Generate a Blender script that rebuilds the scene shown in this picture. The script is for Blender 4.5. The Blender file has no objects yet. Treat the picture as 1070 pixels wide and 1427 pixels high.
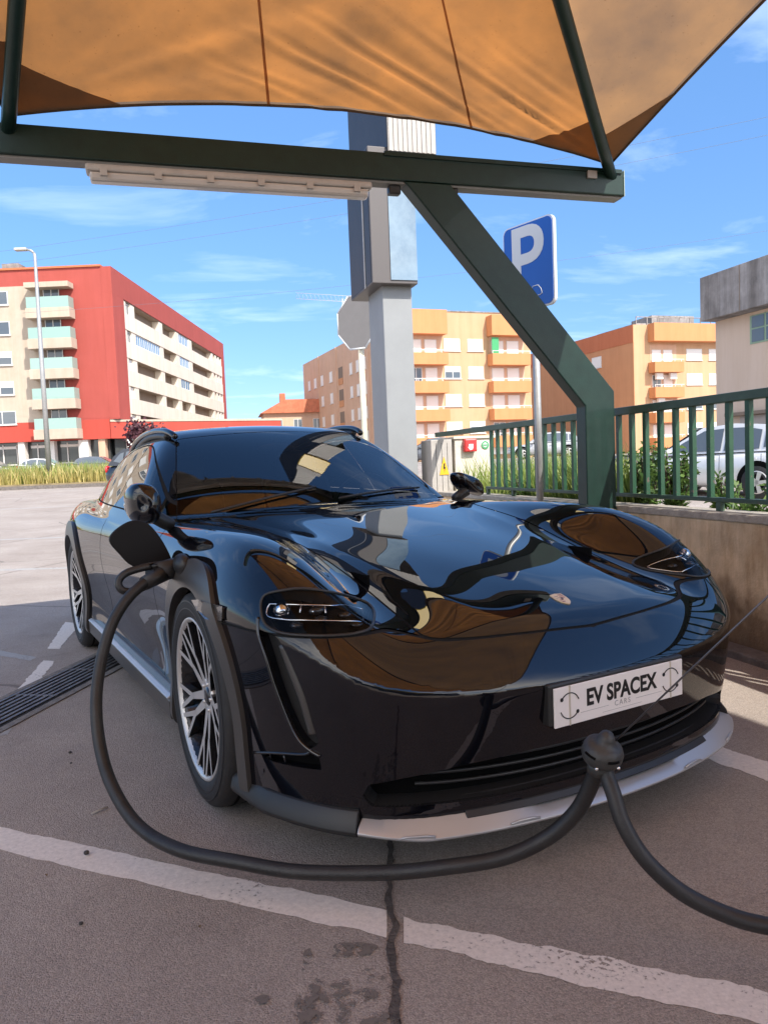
import bpy, bmesh, math, random
import numpy as np
from mathutils import Matrix, Vector
random.seed(7); RNG = np.random.default_rng(7)
SC = bpy.context.scene; COL = SC.collection
PI = math.pi

# ------------------------------------------------------------------ camera
CAM_F, CAM_PITCH, CAM_ROLL, CAM_H = 1063.85, 0.0659, -0.0400, 1.1686
cam = bpy.data.cameras.new('camera'); cam_o = bpy.data.objects.new('camera', cam); COL.objects.link(cam_o)
cam.sensor_fit = 'VERTICAL'; cam.sensor_height = 36; cam.lens = CAM_F / 1427 * 36
cam.clip_start = .05; cam.clip_end = 2000
_cp, _sp = math.cos(CAM_PITCH), math.sin(CAM_PITCH)
_f = Vector((0, _cp, -_sp)); _r0 = Vector((1, 0, 0)); _u0 = _r0.cross(_f)
_r = _r0 * math.cos(CAM_ROLL) + _u0 * math.sin(CAM_ROLL); _u = -_r0 * math.sin(CAM_ROLL) + _u0 * math.cos(CAM_ROLL)
_m = Matrix((_r, _u, -_f)).transposed().to_4x4(); _m.translation = (0, 0, CAM_H); cam_o.matrix_world = _m
SC.camera = cam_o

# ------------------------------------------------------------------ sky, sun, exposure
SUN_EL = 47.0; SUN_TRAVEL = Vector((-.62, .785, 0)).normalized()
world = bpy.data.worlds.new('World'); SC.world = world; world.use_nodes = True
wt = world.node_tree; wn = wt.nodes; wl = wt.links
bg = wn['Background']; bg.inputs['Strength'].default_value = .125
sky = wn.new('ShaderNodeTexSky'); sky.sky_type = 'NISHITA'; sky.sun_disc = False
sky.sun_elevation = math.radians(SUN_EL); sky.sun_rotation = math.atan2(-SUN_TRAVEL.x, -SUN_TRAVEL.y)
sky.air_density = 1.0; sky.dust_density = .1; sky.ozone_density = 3.5; sky.altitude = 50
tc = wn.new('ShaderNodeTexCoord'); sep = wn.new('ShaderNodeSeparateXYZ'); wl.new(tc.outputs['Generated'], sep.inputs[0])
def wmath(op, a, b=None):
    n = wn.new('ShaderNodeMath'); n.operation = op
    for i, v in enumerate((a, b)):
        if v is None: continue
        if isinstance(v, (int, float)): n.inputs[i].default_value = v
        else: wl.new(v, n.inputs[i])
    return n.outputs[0]
zz = wmath('MAXIMUM', wmath('ADD', sep.outputs[2], .12), .03)
cmb = wn.new('ShaderNodeCombineXYZ')
wl.new(wmath('DIVIDE', sep.outputs[0], zz), cmb.inputs[0]); wl.new(wmath('MULTIPLY', wmath('DIVIDE', sep.outputs[1], zz), 1.7), cmb.inputs[1])
mp = wn.new('ShaderNodeMapping'); mp.inputs['Rotation'].default_value = (0, 0, .35); mp.inputs['Location'].default_value = (1.3, .4, 0)
wl.new(cmb.outputs[0], mp.inputs[0])
nz = wn.new('ShaderNodeTexNoise'); nz.inputs['Scale'].default_value = 1.15; nz.inputs['Detail'].default_value = 7; nz.inputs['Roughness'].default_value = .58
nz.inputs['Distortion'].default_value = .5
wl.new(mp.outputs[0], nz.inputs['Vector'])
rp = wn.new('ShaderNodeValToRGB'); rp.color_ramp.elements[0].position = .54; rp.color_ramp.elements[1].position = .86
rp.color_ramp.elements[1].color = (.42, .42, .42, 1); wl.new(nz.outputs[0], rp.inputs[0])
mx = wn.new('ShaderNodeMix'); mx.data_type = 'RGBA'
hs = wn.new('ShaderNodeHueSaturation'); hs.inputs['Saturation'].default_value = 1.12; wl.new(sky.outputs[0], hs.inputs['Color'])
hz = wn.new('ShaderNodeValToRGB'); hz.color_ramp.elements[0].position = 0; hz.color_ramp.elements[0].color = (.36, .42, .56, 1); hz.color_ramp.elements[1].position = .42; hz.color_ramp.elements[1].color = (.90, .93, .97, 1); wl.new(sep.outputs[2], hz.inputs[0])
dm = wn.new('ShaderNodeMix'); dm.data_type = 'RGBA'; dm.blend_type = 'MULTIPLY'; dm.inputs['Factor'].default_value = 1; wl.new(hs.outputs[0], dm.inputs['A']); wl.new(hz.outputs[0], dm.inputs['B'])
wl.new(rp.outputs[0], mx.inputs['Factor']); wl.new(dm.outputs['Result'], mx.inputs['A']); mx.inputs['B'].default_value = (7.0, 7.8, 8.8, 1)
# banks of bright cumulus over the half of the sky behind the viewer
mp2 = wn.new('ShaderNodeMapping'); mp2.inputs['Location'].default_value = (3.1, 7.2, 0); wl.new(cmb.outputs[0], mp2.inputs[0])
nz2 = wn.new('ShaderNodeTexNoise'); nz2.inputs['Scale'].default_value = .75; nz2.inputs['Detail'].default_value = 8; nz2.inputs['Roughness'].default_value = .55; wl.new(mp2.outputs[0], nz2.inputs['Vector'])
rp2 = wn.new('ShaderNodeValToRGB'); rp2.color_ramp.elements[0].position = .40; rp2.color_ramp.elements[1].position = .58; wl.new(nz2.outputs[0], rp2.inputs[0])
msk = wn.new('ShaderNodeValToRGB'); msk.color_ramp.elements[0].position = .15; msk.color_ramp.elements[1].position = .55; wl.new(wmath('MULTIPLY', sep.outputs[1], -1.0), msk.inputs[0])
mx2 = wn.new('ShaderNodeMix'); mx2.data_type = 'RGBA'; wl.new(wmath('MULTIPLY', wmath('MULTIPLY', rp2.outputs[0], msk.outputs[0]), .9), mx2.inputs['Factor']); wl.new(mx.outputs['Result'], mx2.inputs['A']); mx2.inputs['B'].default_value = (12.5, 11.9, 11.2, 1)
wl.new(mx2.outputs['Result'], bg.inputs['Color'])

sun = bpy.data.lights.new('sun', 'SUN'); sun.energy = 3.1; sun.angle = math.radians(.5); sun.color = (1, .95, .87)
sun_o = bpy.data.objects.new('sun', sun); COL.objects.link(sun_o)
_d = Vector((SUN_TRAVEL.x * math.cos(math.radians(SUN_EL)), SUN_TRAVEL.y * math.cos(math.radians(SUN_EL)), -math.sin(math.radians(SUN_EL))))
sun_o.rotation_euler = _d.to_track_quat('-Z', 'Y').to_euler(); sun_o.location = (20, -30, 40)
SC.view_settings.view_transform = 'Standard'; SC.view_settings.look = 'None'
SC.view_settings.exposure = 1.15; SC.view_settings.gamma = 1
SC.cycles.max_bounces = 8; SC.cycles.transparent_max_bounces = 12; SC.cycles.caustics_reflective = False; SC.cycles.caustics_refractive = False

# ------------------------------------------------------------------ materials
def mat(name, col, rough=.6, metal=0, var=0, vscale=8, bump=0, bscale=60, coat=0, spec=.5, col2=None, trans=0, ior=1.5, streak=0):
    """Principled material whose colour drifts with two noise octaves and whose normal carries fine grain"""
    m = bpy.data.materials.new(name); m.use_nodes = True; t = m.node_tree; n = t.nodes; L = t.links
    b = n['Principled BSDF']; b.inputs['Base Color'].default_value = (*col, 1)
    b.inputs['Roughness'].default_value = rough; b.inputs['Metallic'].default_value = metal
    b.inputs['Coat Weight'].default_value = coat; b.inputs['Coat Roughness'].default_value = .02
    b.inputs['Specular IOR Level'].default_value = spec; b.inputs['IOR'].default_value = ior
    b.inputs['Transmission Weight'].default_value = trans
    if var or bump:
        co = n.new('ShaderNodeTexCoord'); src = co.outputs['Object']
    if var:
        z = n.new('ShaderNodeTexNoise'); z.inputs['Scale'].default_value = vscale; z.inputs['Detail'].default_value = 6; z.inputs['Roughness'].default_value = .65
        L.new(src, z.inputs['Vector'])
        r = n.new('ShaderNodeValToRGB'); r.color_ramp.elements[0].position = .3; r.color_ramp.elements[1].position = .7
        c2 = col2 or tuple(min(1, c * (1 + var)) for c in col); c1 = tuple(c * (1 - var) for c in col)
        r.color_ramp.elements[0].color = (*c1, 1); r.color_ramp.elements[1].color = (*c2, 1)
        L.new(z.outputs[0], r.inputs[0]); L.new(r.outputs[0], b.inputs['Base Color'])
    if streak:
        mpn = n.new('ShaderNodeMapping'); mpn.inputs['Scale'].default_value = (1.1, 1.1, .10); L.new(src, mpn.inputs[0])
        zs = n.new('ShaderNodeTexNoise'); zs.inputs['Scale'].default_value = 1.3; zs.inputs['Detail'].default_value = 7; zs.inputs['Roughness'].default_value = .7; L.new(mpn.outputs[0], zs.inputs['Vector'])
        rs = n.new('ShaderNodeValToRGB'); rs.color_ramp.elements[0].position = .42; rs.color_ramp.elements[1].position = .62; g = 1 - streak; rs.color_ramp.elements[0].color = (1, 1, 1, 1); rs.color_ramp.elements[1].color = (g, g * .97, g * .93, 1); L.new(zs.outputs[0], rs.inputs[0])
        xs_ = n.new('ShaderNodeMix'); xs_.data_type = 'RGBA'; xs_.blend_type = 'MULTIPLY'; xs_.inputs['Factor'].default_value = 1; L.new(r.outputs[0], xs_.inputs['A']); L.new(rs.outputs[0], xs_.inputs['B']); L.new(xs_.outputs['Result'], b.inputs['Base Color'])
    if bump:
        z2 = n.new('ShaderNodeTexNoise'); z2.inputs['Scale'].default_value = bscale; z2.inputs['Detail'].default_value = 4
        L.new(src, z2.inputs['Vector'])
        bp = n.new('ShaderNodeBump'); bp.inputs['Strength'].default_value = bump; bp.inputs['Distance'].default_value = .02
        L.new(z2.outputs[0], bp.inputs['Height']); L.new(bp.outputs[0], b.inputs['Normal'])
    return m

# ------------------------------------------------------------------ object helpers
def tag(o, label=None, cat=None, group=None, kind=None):
    if label: o['label'] = label
    if cat: o['category'] = cat
    if group: o['group'] = group
    if kind: o['kind'] = kind
    return o
def empty(name, loc=(0, 0, 0), rz=0, label=None, cat=None, group=None):
    o = bpy.data.objects.new(name, None); COL.objects.link(o); o.location = loc; o.rotation_euler = (0, 0, rz); o.empty_display_size = .1
    return tag(o, label, cat, group)
def copy_tree(o, parent=None):
    c = o.copy(); COL.objects.link(c); c.parent = parent
    for ch in list(o.children): copy_tree(ch, c)
    return c
class MB:
    """collects shapes and links them as one mesh object"""
    def __init__(s): s.v = []; s.f = []; s.mi = []; s.sm = []; s.M = Matrix.Identity(4)
    def add(s, vs, fs, mi=0, smooth=False):
        b = len(s.v); s.v += [tuple(s.M @ Vector(p)) for p in vs]
        s.f += [[b + i for i in f] for f in fs]; s.mi += [mi] * len(fs); s.sm += [smooth] * len(fs); return s
    def box(s, x0, x1, y0, y1, z0, z1, mi=0, fr=None):
        vs = [(x, y, z) for x in (x0, x1) for y in (y0, y1) for z in (z0, z1)]
        if fr is not None: vs = [fr @ Vector(p) for p in vs]
        return s.add(vs, [(0, 1, 3, 2), (4, 6, 7, 5), (0, 4, 5, 1), (2, 3, 7, 6), (0, 2, 6, 4), (1, 5, 7, 3)], mi)
    def prism(s, pts, axis, a, b, mi=0, fr=None):
        """extrude a polygon of (p,q) along axis 0/1/2 from a to b"""
        n = len(pts)
        def mk(p, q, t): return [(t, p, q), (p, t, q), (p, q, t)][axis]
        vs = [mk(p, q, a) for p, q in pts] + [mk(p, q, b) for p, q in pts]
        if fr is not None: vs = [fr @ Vector(p) for p in vs]
        fs = [list(range(n))[::-1], list(range(n, 2 * n))] + [(i, (i + 1) % n, n + (i + 1) % n, n + i) for i in range(n)]
        return s.add(vs, fs, mi)
    def tube(s, path, r, n=10, mi=0, caps=True, flat=None):
        P = [Vector(p) for p in path]; k = len(P)
        R = r if isinstance(r, (list, tuple)) else [r] * k
        T = [(P[min(i + 1, k - 1)] - P[max(i - 1, 0)]).normalized() for i in range(k)]
        up = Vector((0, 0, 1)) if abs(T[0].z) < .9 else Vector((1, 0, 0))
        u = (up - T[0] * up.dot(T[0])).normalized(); vs = []
        for i in range(k):
            u = (u - T[i] * u.dot(T[i])).normalized(); w = T[i].cross(u)
            for j in range(n):
                a = 2 * PI * j / n; vs.append(P[i] + (u * math.cos(a) + w * math.sin(a)) * R[i])
        fs = [(i * n + j, i * n + (j + 1) % n, (i + 1) * n + (j + 1) % n, (i + 1) * n + j) for i in range(k - 1) for j in range(n)]
        if caps: fs += [list(range(n))[::-1], list(range((k - 1) * n, k * n))]
        return s.add(vs, fs, mi, True)
    def lathe(s, prof, n=32, axis='z', c=(0, 0, 0), mi=0, closed=False):
        vs = []; k = len(prof)
        for j in range(n):
            a = 2 * PI * j / n; ca, sa = math.cos(a), math.sin(a)
            for r, h in prof:
                p = (r * ca, r * sa, h) if axis == 'z' else ((r * ca, h, r * sa) if axis == 'y' else (h, r * ca, r * sa))
                vs.append((p[0] + c[0], p[1] + c[1], p[2] + c[2]))
        fs = []
        for j in range(n):
            j2 = (j + 1) % n
            for i in range(k - (0 if closed else 1)):
                i2 = (i + 1) % k
                fs.append((j * k + i, j2 * k + i, j2 * k + i2, j * k + i2) if axis != 'y' else (j * k + i, j * k + i2, j2 * k + i2, j2 * k + i))
        return s.add(vs, fs, mi, True)
    def ball(s, c, rx, ry, rz, n=16, mi=0):
        m = n // 2; vs = []
        for i in range(m + 1):
            t = PI * i / m
            for j in range(n):
                a = 2 * PI * j / n; vs.append((c[0] + rx * math.sin(t) * math.cos(a), c[1] + ry * math.sin(t) * math.sin(a), c[2] + rz * math.cos(t)))
        fs = [(i * n + j, (i + 1) * n + j, (i + 1) * n + (j + 1) % n, i * n + (j + 1) % n) for i in range(m) for j in range(n)]
        return s.add(vs, fs, mi, True)
    def build(s, name, mats, parent=None, bevel=0, autosmooth=True):
        me = bpy.data.meshes.new(name); me.from_pydata(s.v, [], s.f); me.validate(); me.update()
        for m in (mats if isinstance(mats, (list, tuple)) else [mats]): me.materials.append(m)
        if len(me.polygons) == len(s.mi):
            me.polygons.foreach_set('material_index', s.mi); me.polygons.foreach_set('use_smooth', s.sm)
        o = bpy.data.objects.new(name, me); COL.objects.link(o); o.parent = parent
        if bevel:
            b = o.modifiers.new('bevel', 'BEVEL'); b.width = bevel; b.segments = 2; b.limit_method = 'ANGLE'; b.angle_limit = .6
        return o
def frame(o, ux, uy):
    """matrix with x axis ux (horizontal), y axis uy (horizontal), z up at origin o"""
    m = Matrix((Vector((ux[0], ux[1], 0)).normalized(), Vector((uy[0], uy[1], 0)).normalized(), Vector((0, 0, 1)))).transposed().to_4x4()
    m.translation = o; return m
def spline(P, n=8):
    """Catmull-Rom through the points"""
    P = [Vector(p) for p in P]; out = []
    for i in range(len(P) - 1):
        a, b, c, d = P[max(i - 1, 0)], P[i], P[i + 1], P[min(i + 2, len(P) - 1)]
        for k in range(n):
            t = k / n
            out.append(.5 * ((2 * b) + (c - a) * t + (2 * a - 5 * b + 4 * c - d) * t * t + (3 * b - a - 3 * c + d) * t ** 3))
    return out + [P[-1]]
def text_mesh(txt, size, bold=0, extrude=.001, spacing=1.0):
    """lettering as mesh vertices and faces in its own plane, centred"""
    c = bpy.data.curves.new('lettering', 'FONT'); c.body = txt; c.size = size; c.offset = bold; c.extrude = extrude
    c.align_x = 'CENTER'; c.align_y = 'CENTER'; c.space_character = spacing; c.resolution_u = 6
    o = bpy.data.objects.new('lettering', c); COL.objects.link(o)
    dg = bpy.context.evaluated_depsgraph_get(); me = bpy.data.meshes.new_from_object(o.evaluated_get(dg))
    vs = [v.co.copy() for v in me.vertices]; fs = [list(p.vertices) for p in me.polygons]
    bpy.data.objects.remove(o); bpy.data.meshes.remove(me); return vs, fs
def ground_z(y, x=0):
    t = max(0.0, y - 8); return .031 * t * t / (t + 3) if t < 34 else .031 * 34 * 34 / 37
# ------------------------------------------------------------------ ground
def ground_material():
    m = bpy.data.materials.new('asphalt'); m.use_nodes = True; t = m.node_tree; n = t.nodes; L = t.links; b = n['Principled BSDF']
    g = n.new('ShaderNodeNewGeometry'); P = g.outputs['Position']
    def noise(scale, detail=4, rough=.6):
        z = n.new('ShaderNodeTexNoise'); z.inputs['Scale'].default_value = scale; z.inputs['Detail'].default_value = detail; z.inputs['Roughness'].default_value = rough
        L.new(P, z.inputs['Vector']); return z.outputs[0]
    def ramp(src, p0, p1, c0, c1):
        r = n.new('ShaderNodeValToRGB'); e = r.color_ramp.elements; e[0].position = p0; e[1].position = p1; e[0].color = (*c0, 1); e[1].color = (*c1, 1)
        L.new(src, r.inputs[0]); return r.outputs[0]
    def mix(f, a, b_, mode='MIX'):
        x = n.new('ShaderNodeMix'); x.data_type = 'RGBA'; x.blend_type = mode
        if isinstance(f, float): x.inputs['Factor'].default_value = f
        else: L.new(f, x.inputs['Factor'])
        for k, v in (('A', a), ('B', b_)):
            if isinstance(v, tuple): x.inputs[k].default_value = (*v, 1)
            else: L.new(v, x.inputs[k])
        return x.outputs['Result']
    big = ramp(noise(1.1, 5), .35, .7, (.305, .262, .228), (.405, .350, .306))
    # paler, older surface beyond the drain
    s = n.new('ShaderNodeSeparateXYZ'); L.new(P, s.inputs[0])
    def mth(op, a, b2):
        x = n.new('ShaderNodeMath'); x.operation = op
        for i, v in enumerate((a, b2)):
            if isinstance(v, (int, float)): x.inputs[i].default_value = v
            else: L.new(v, x.inputs[i])
        return x.outputs[0]
    # line of the drain: from (-1.97,3.6) heading (.22,.975)
    side = mth('ADD', mth('MULTIPLY', mth('ADD', s.outputs[0], 1.93), -.975), mth('MULTIPLY', mth('SUBTRACT', s.outputs[1], 3.7), .22))
    side = mth('ADD', side, mth('MULTIPLY', mth('SUBTRACT', noise(3), .5), .12))
    old = ramp(side, .0, .05, (0, 0, 0), (1, 1, 1))
    pale = ramp(noise(.9, 6, .7), .3, .72, (.29, .245, .215), (.40, .350, .315))
    base = mix(old, big, pale)
    far = ramp(mth('MULTIPLY', s.outputs[1], .05), .30, .50, (0, 0, 0), (1, 1, 1))
    base = mix(far, base, pale)
    # aggregate: light and dark stones
    v = n.new('ShaderNodeTexVoronoi'); v.inputs['Scale'].default_value = 250; L.new(P, v.inputs['Vector'])
    sp = n.new('ShaderNodeSeparateColor'); L.new(v.outputs['Color'], sp.inputs[0])
    st = ramp(sp.outputs[0], .0, 1.0, (.62, .62, .62), (1.45, 1.42, 1.38))
    base = mix(.6, base, st, 'MULTIPLY')
    fine = ramp(noise(420, 2), .35, .68, (.72, .72, .72), (1.3, 1.3, 1.3)); base = mix(.7, base, fine, 'MULTIPLY')
    # oil stains and worn patches
    stn = ramp(noise(2.6, 6, .65), .60, .70, (0, 0, 0), (1, 1, 1)); base = mix(mth('MULTIPLY', stn, .28), base, (.17, .14, .12))
    spk = ramp(noise(38, 3), .70, .74, (0, 0, 0), (1, 1, 1)); base = mix(mth('MULTIPLY', spk, .5), base, (.34, .32, .30))
    # hairline cracks
    wv = n.new('ShaderNodeTexVoronoi'); wv.feature = 'DISTANCE_TO_EDGE'; wv.inputs['Scale'].default_value = .42
    ad = n.new('ShaderNodeMix'); ad.data_type = 'VECTOR'; ad.inputs['Factor'].default_value = .12
    zc = n.new('ShaderNodeTexNoise'); zc.inputs['Scale'].default_value = 2.2; zc.inputs['Detail'].default_value = 6; L.new(P, zc.inputs['Vector'])
    L.new(P, ad.inputs['A']); L.new(zc.outputs['Color'], ad.inputs['B']); L.new(ad.outputs['Result'], wv.inputs['Vector'])
    ck = ramp(wv.outputs['Distance'], .002, .006, (1, 1, 1), (0, 0, 0)); base = mix(mth('MULTIPLY', mth('MULTIPLY', ck, old), .6), base, (.05, .045, .04))
    L.new(base, b.inputs['Base Color']); b.inputs['Roughness'].default_value = .88; b.inputs['Specular IOR Level'].default_value = .3
    bp = n.new('ShaderNodeBump'); bp.inputs['Strength'].default_value = .55; bp.inputs['Distance'].default_value = .006
    L.new(mth('ADD', mth('MULTIPLY', v.outputs['Distance'], -1.0), mth('MULTIPLY', noise(300, 3), .8)), bp.inputs['Height']); L.new(bp.outputs[0], b.inputs['Normal'])
    return m
M_ASPH = ground_material()
gb = MB(); ys = [-60, -30, -12, -4, 0, 4, 8] + [8 + i for i in range(1, 35)] + [60, 100, 160, 260, 500, 900]
xs = [-700, -300, -120, -60, -30, -15, -6, 0, 6, 15, 30, 60, 120, 300, 700]
gb.add([(x, y, ground_z(y)) for y in ys for x in xs], [(j * len(xs) + i, j * len(xs) + i + 1, (j + 1) * len(xs) + i + 1, (j + 1) * len(xs) + i) for j in range(len(ys) - 1) for i in range(len(xs) - 1)], 0, True)
tag(gb.build('ground', M_ASPH), kind='structure')

def worn_paint(name, col, thr=.50, sc=60):
    """thermoplastic paint worn through to the asphalt beneath"""
    m = bpy.data.materials.new(name); m.use_nodes = True; t = m.node_tree; n = t.nodes; L = t.links; b = n['Principled BSDF']
    g = n.new('ShaderNodeNewGeometry')
    z = n.new('ShaderNodeTexNoise'); z.inputs['Scale'].default_value = sc; z.inputs['Detail'].default_value = 6; z.inputs['Roughness'].default_value = .7; L.new(g.outputs['Position'], z.inputs['Vector'])
    z2 = n.new('ShaderNodeTexNoise'); z2.inputs['Scale'].default_value = 3.5; z2.inputs['Detail'].default_value = 3; L.new(g.outputs['Position'], z2.inputs['Vector'])
    a = n.new('ShaderNodeMath'); a.operation = 'MULTIPLY_ADD'; L.new(z2.outputs[0], a.inputs[0]); a.inputs[1].default_value = .55; L.new(z.outputs[0], a.inputs[2])
    r = n.new('ShaderNodeValToRGB'); r.color_ramp.elements[0].position = thr + .02; r.color_ramp.elements[1].position = thr + .08; L.new(a.outputs[0], r.inputs[0])
    c = n.new('ShaderNodeValToRGB'); c.color_ramp.elements[0].position = .3; c.color_ramp.elements[1].position = .75
    c.color_ramp.elements[0].color = (*[v * .72 for v in col], 1); c.color_ramp.elements[1].color = (*col, 1); L.new(z.outputs[0], c.inputs[0]); L.new(c.outputs[0], b.inputs['Base Color'])
    b.inputs['Roughness'].default_value = .8
    bp = n.new('ShaderNodeBump'); bp.inputs['Strength'].default_value = .4; bp.inputs['Distance'].default_value = .004; L.new(z.outputs[0], bp.inputs['Height']); L.new(bp.outputs[0], b.inputs['Normal'])
    tr = n.new('ShaderNodeBsdfTransparent'); ms = n.new('ShaderNodeMixShader')
    L.new(r.outputs[0], ms.inputs[0]); L.new(tr.outputs[0], ms.inputs[1]); L.new(b.outputs[0], ms.inputs[2]); L.new(ms.outputs[0], n['Material Output'].inputs['Surface'])
    return m
M_LINE = worn_paint('worn_white_paint', (.86, .78, .70), .52); M_LINE2 = worn_paint('worn_white_paint_patchy', (.84, .76, .68), .60, 75)
M_LINE3 = worn_paint('faded_paint', (.42, .40, .38), .62, 45)
def stripe(name, a0, a1, b0, b1, m, label, z=.0016, jag=.006, group='painted parking lines', n=90):
    """painted stripe between edge a (a0->a1) and edge b (b0->b1) with ragged edges"""
    b = MB(); vs = []; ra = rb = 0
    for i in range(n + 1):
        t = i / n; ra = ra * .75 + random.gauss(0, 1) * jag * .5; rb = rb * .75 + random.gauss(0, 1) * jag * .5
        p = Vector(a0).lerp(Vector(a1), t); q = Vector(b0).lerp(Vector(b1), t); d = (q - p).normalized()
        p = p + d * ra; q = q + d * rb
        vs += [(p.x, p.y, ground_z(p.y) + z), (q.x, q.y, ground_z(q.y) + z)]
    b.add(vs, [(2 * i, 2 * i + 2, 2 * i + 3, 2 * i + 1) for i in range(n)])
    o = b.build(name, m); tag(o, kind='structure'); return o
stripe('parking_line', (-2.2, 2.86), (-.034, 1.923), (-2.12, 2.70), (-.035, 1.802), M_LINE, '')
stripe('parking_line', (.009, 1.888), (1.25, 1.36), (.006, 1.785), (1.16, 1.28), M_LINE2, '')
stripe('parking_line', (1.135, 2.904), (1.62, 2.0), (1.234, 3.009), (1.75, 2.1), M_LINE, '')
stripe('parking_line', (-2.56, 5.99), (-2.30, 5.08), (-2.40, 5.90), (-2.215, 5.06), M_LINE, '')
stripe('parking_line', (-2.19, 4.76), (-2.045, 4.12), (-2.10, 4.73), (-1.965, 4.137), M_LINE, '')
stripe('parking_line', (-1.887, 3.62), (-1.80, 3.36), (-1.83, 3.66), (-1.74, 3.40), M_LINE3, '', n=30)
stripe('parking_line', (-3.4, 5.62), (-2.27, 4.85), (-3.42, 5.50), (-2.27, 4.76), M_LINE3, '')
for yy, x0, x1 in ((9.6, -9, -3.0), (13.2, -14, -4.4), (20.5, -20, -5)):
    stripe('parking_line', (x0, yy + .1), (x1, yy - .2), (x0, yy - .02), (x1, yy - .33), M_LINE3, '', jag=.02)

# tar-filled joint running from under the car to the viewer, and damp stains
M_TAR = mat('tar', (.085, .072, .062), .75, var=.4, vscale=30, bump=.5, bscale=90)
jb = MB(); vs = []; n = 60; wob = 0
for i in range(n + 1):
    t = i / n; y = 2.75 - 1.75 * t; wob = wob * .8 + random.gauss(0, .004); w = .004 + .005 * random.random() + .004 * t
    vs += [(-.026 + .014 * t + wob - w, y, .0045), (-.026 + .014 * t + wob + w, y, .0045)]
jb.add(vs, [(2 * i, 2 * i + 1, 2 * i + 3, 2 * i + 2) for i in range(n)]); tag(jb.build('pavement_joint', M_TAR), kind='structure')
M_STAIN = worn_paint('damp_stain', (.19, .163, .138), .72, 34)
sb = MB()
for cx_, cy_, rx, ry in ((-.10, 1.60, .06, .09), (-.20, 1.56, .03, .10), (-.31, 1.60, .018, .012), (-.225, 1.73, .010, .05), (-.12, 1.76, .05, .035), (-.05, 1.50, .05, .06)):
    k = 26; ph = random.random() * 9
    ring = [(cx_ + rx * math.cos(2 * PI * i / k) * (1 + .25 * math.sin(3 * 2 * PI * i / k + ph) + .12 * math.sin(7 * 2 * PI * i / k)), cy_ + ry * math.sin(2 * PI * i / k) * (1 + .25 * math.sin(2 * 2 * PI * i / k + ph)), .0045) for i in range(k)]
    sb.add(ring, [list(range(k))])
tag(sb.build('damp_stains', M_STAIN), kind='structure')

# drain channel with a slotted steel grate
M_GRATE = mat('drain_steel', (.20, .19, .185), .55, .7, var=.4, vscale=14, bump=.3, bscale=120); M_PIT = mat('drain_pit', (.012, .011, .010), .95)
M_CONC_E = mat('drain_edge', (.20, .18, .16), .9, var=.35, vscale=22, bump=.5, bscale=90)
gd = empty('drain_grate', (0, 0, 0), 0, 'long slotted steel drain grate set in the asphalt beside the black car', 'drain')
ga, gu = Vector((-2.12, 2.9, 0)), Vector((.175, .985, 0)).normalized(); gfr = frame(ga, (gu.y, -gu.x), gu)
MB().box(-.10, .19, -1, 3.4, .0015, .0035, fr=gfr).build('channel', M_PIT, gd)
b = MB(); [b.box(x, x + .019, -1, 3.4, .004, .009, fr=gfr) for x in np.arange(-.09, .17, .039)]; b.build('bars', M_GRATE, gd)
b = MB(); [b.box(-.09, .168, y, y + .02, .0035, .0075, fr=gfr) for y in np.arange(-.9, 3.4, .5)]; b.build('cross_bars', M_GRATE, gd)
MB().box(-.135, -.10, -1, 3.4, .001, .006, fr=gfr).box(.19, .235, -1, 3.4, .001, .006, fr=gfr).build('concrete_edge', M_CONC_E, gd)

M_TWIG = mat('twig', (.42, .38, .33), .8, var=.2); b = MB().tube([(-1.04, 2.545, .006), (-1.022, 2.567, .008), (-1.003, 2.592, .006)], .004, 6)
tag(b.build('twig', M_TWIG), 'short pale twig lying on the asphalt left of the front wheel', 'twig')
M_PEB = mat('pebble', (.05, .045, .042), .8, var=.3)
tag(MB().ball((-.952, 2.269, .010), .009, .008, .007, 8).build('pebble', M_PEB), 'small dark pebble lying on the front white parking line', 'pebble')

M_LEAFD = mat('dry_leaf', (.20, .12, .05), .8, var=.3, vscale=40)
for k in range(16):
    x, y = random.uniform(-2.2, 1.9), random.uniform(1.45, 4.2)
    if -1.0 < x < 1.1 and y > 2.2: continue
    s_ = random.uniform(.006, .016); a = random.random() * 6
    if k % 2: b = MB().ball((x, y, s_ * .35), s_ * .6, s_ * .5, s_ * .4, 7); tag(b.build('pebble', M_PEB, None), 'one of the small dark stones scattered over the asphalt', 'pebble', 'loose grit on the asphalt')
    else:
        b = MB(); c, q = math.cos(a) * s_, math.sin(a) * s_; b.add([(x - c, y - q, .002), (x - q * .5, y + c * .5, .006), (x + c, y + q, .004), (x + q * .5, y - c * .5, .005)], [(0, 1, 2, 3)]); tag(b.build('dry_leaf', M_LEAFD), 'one of the tiny dry leaf scraps lying on the asphalt', 'leaf', 'leaf scraps on the asphalt')
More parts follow.
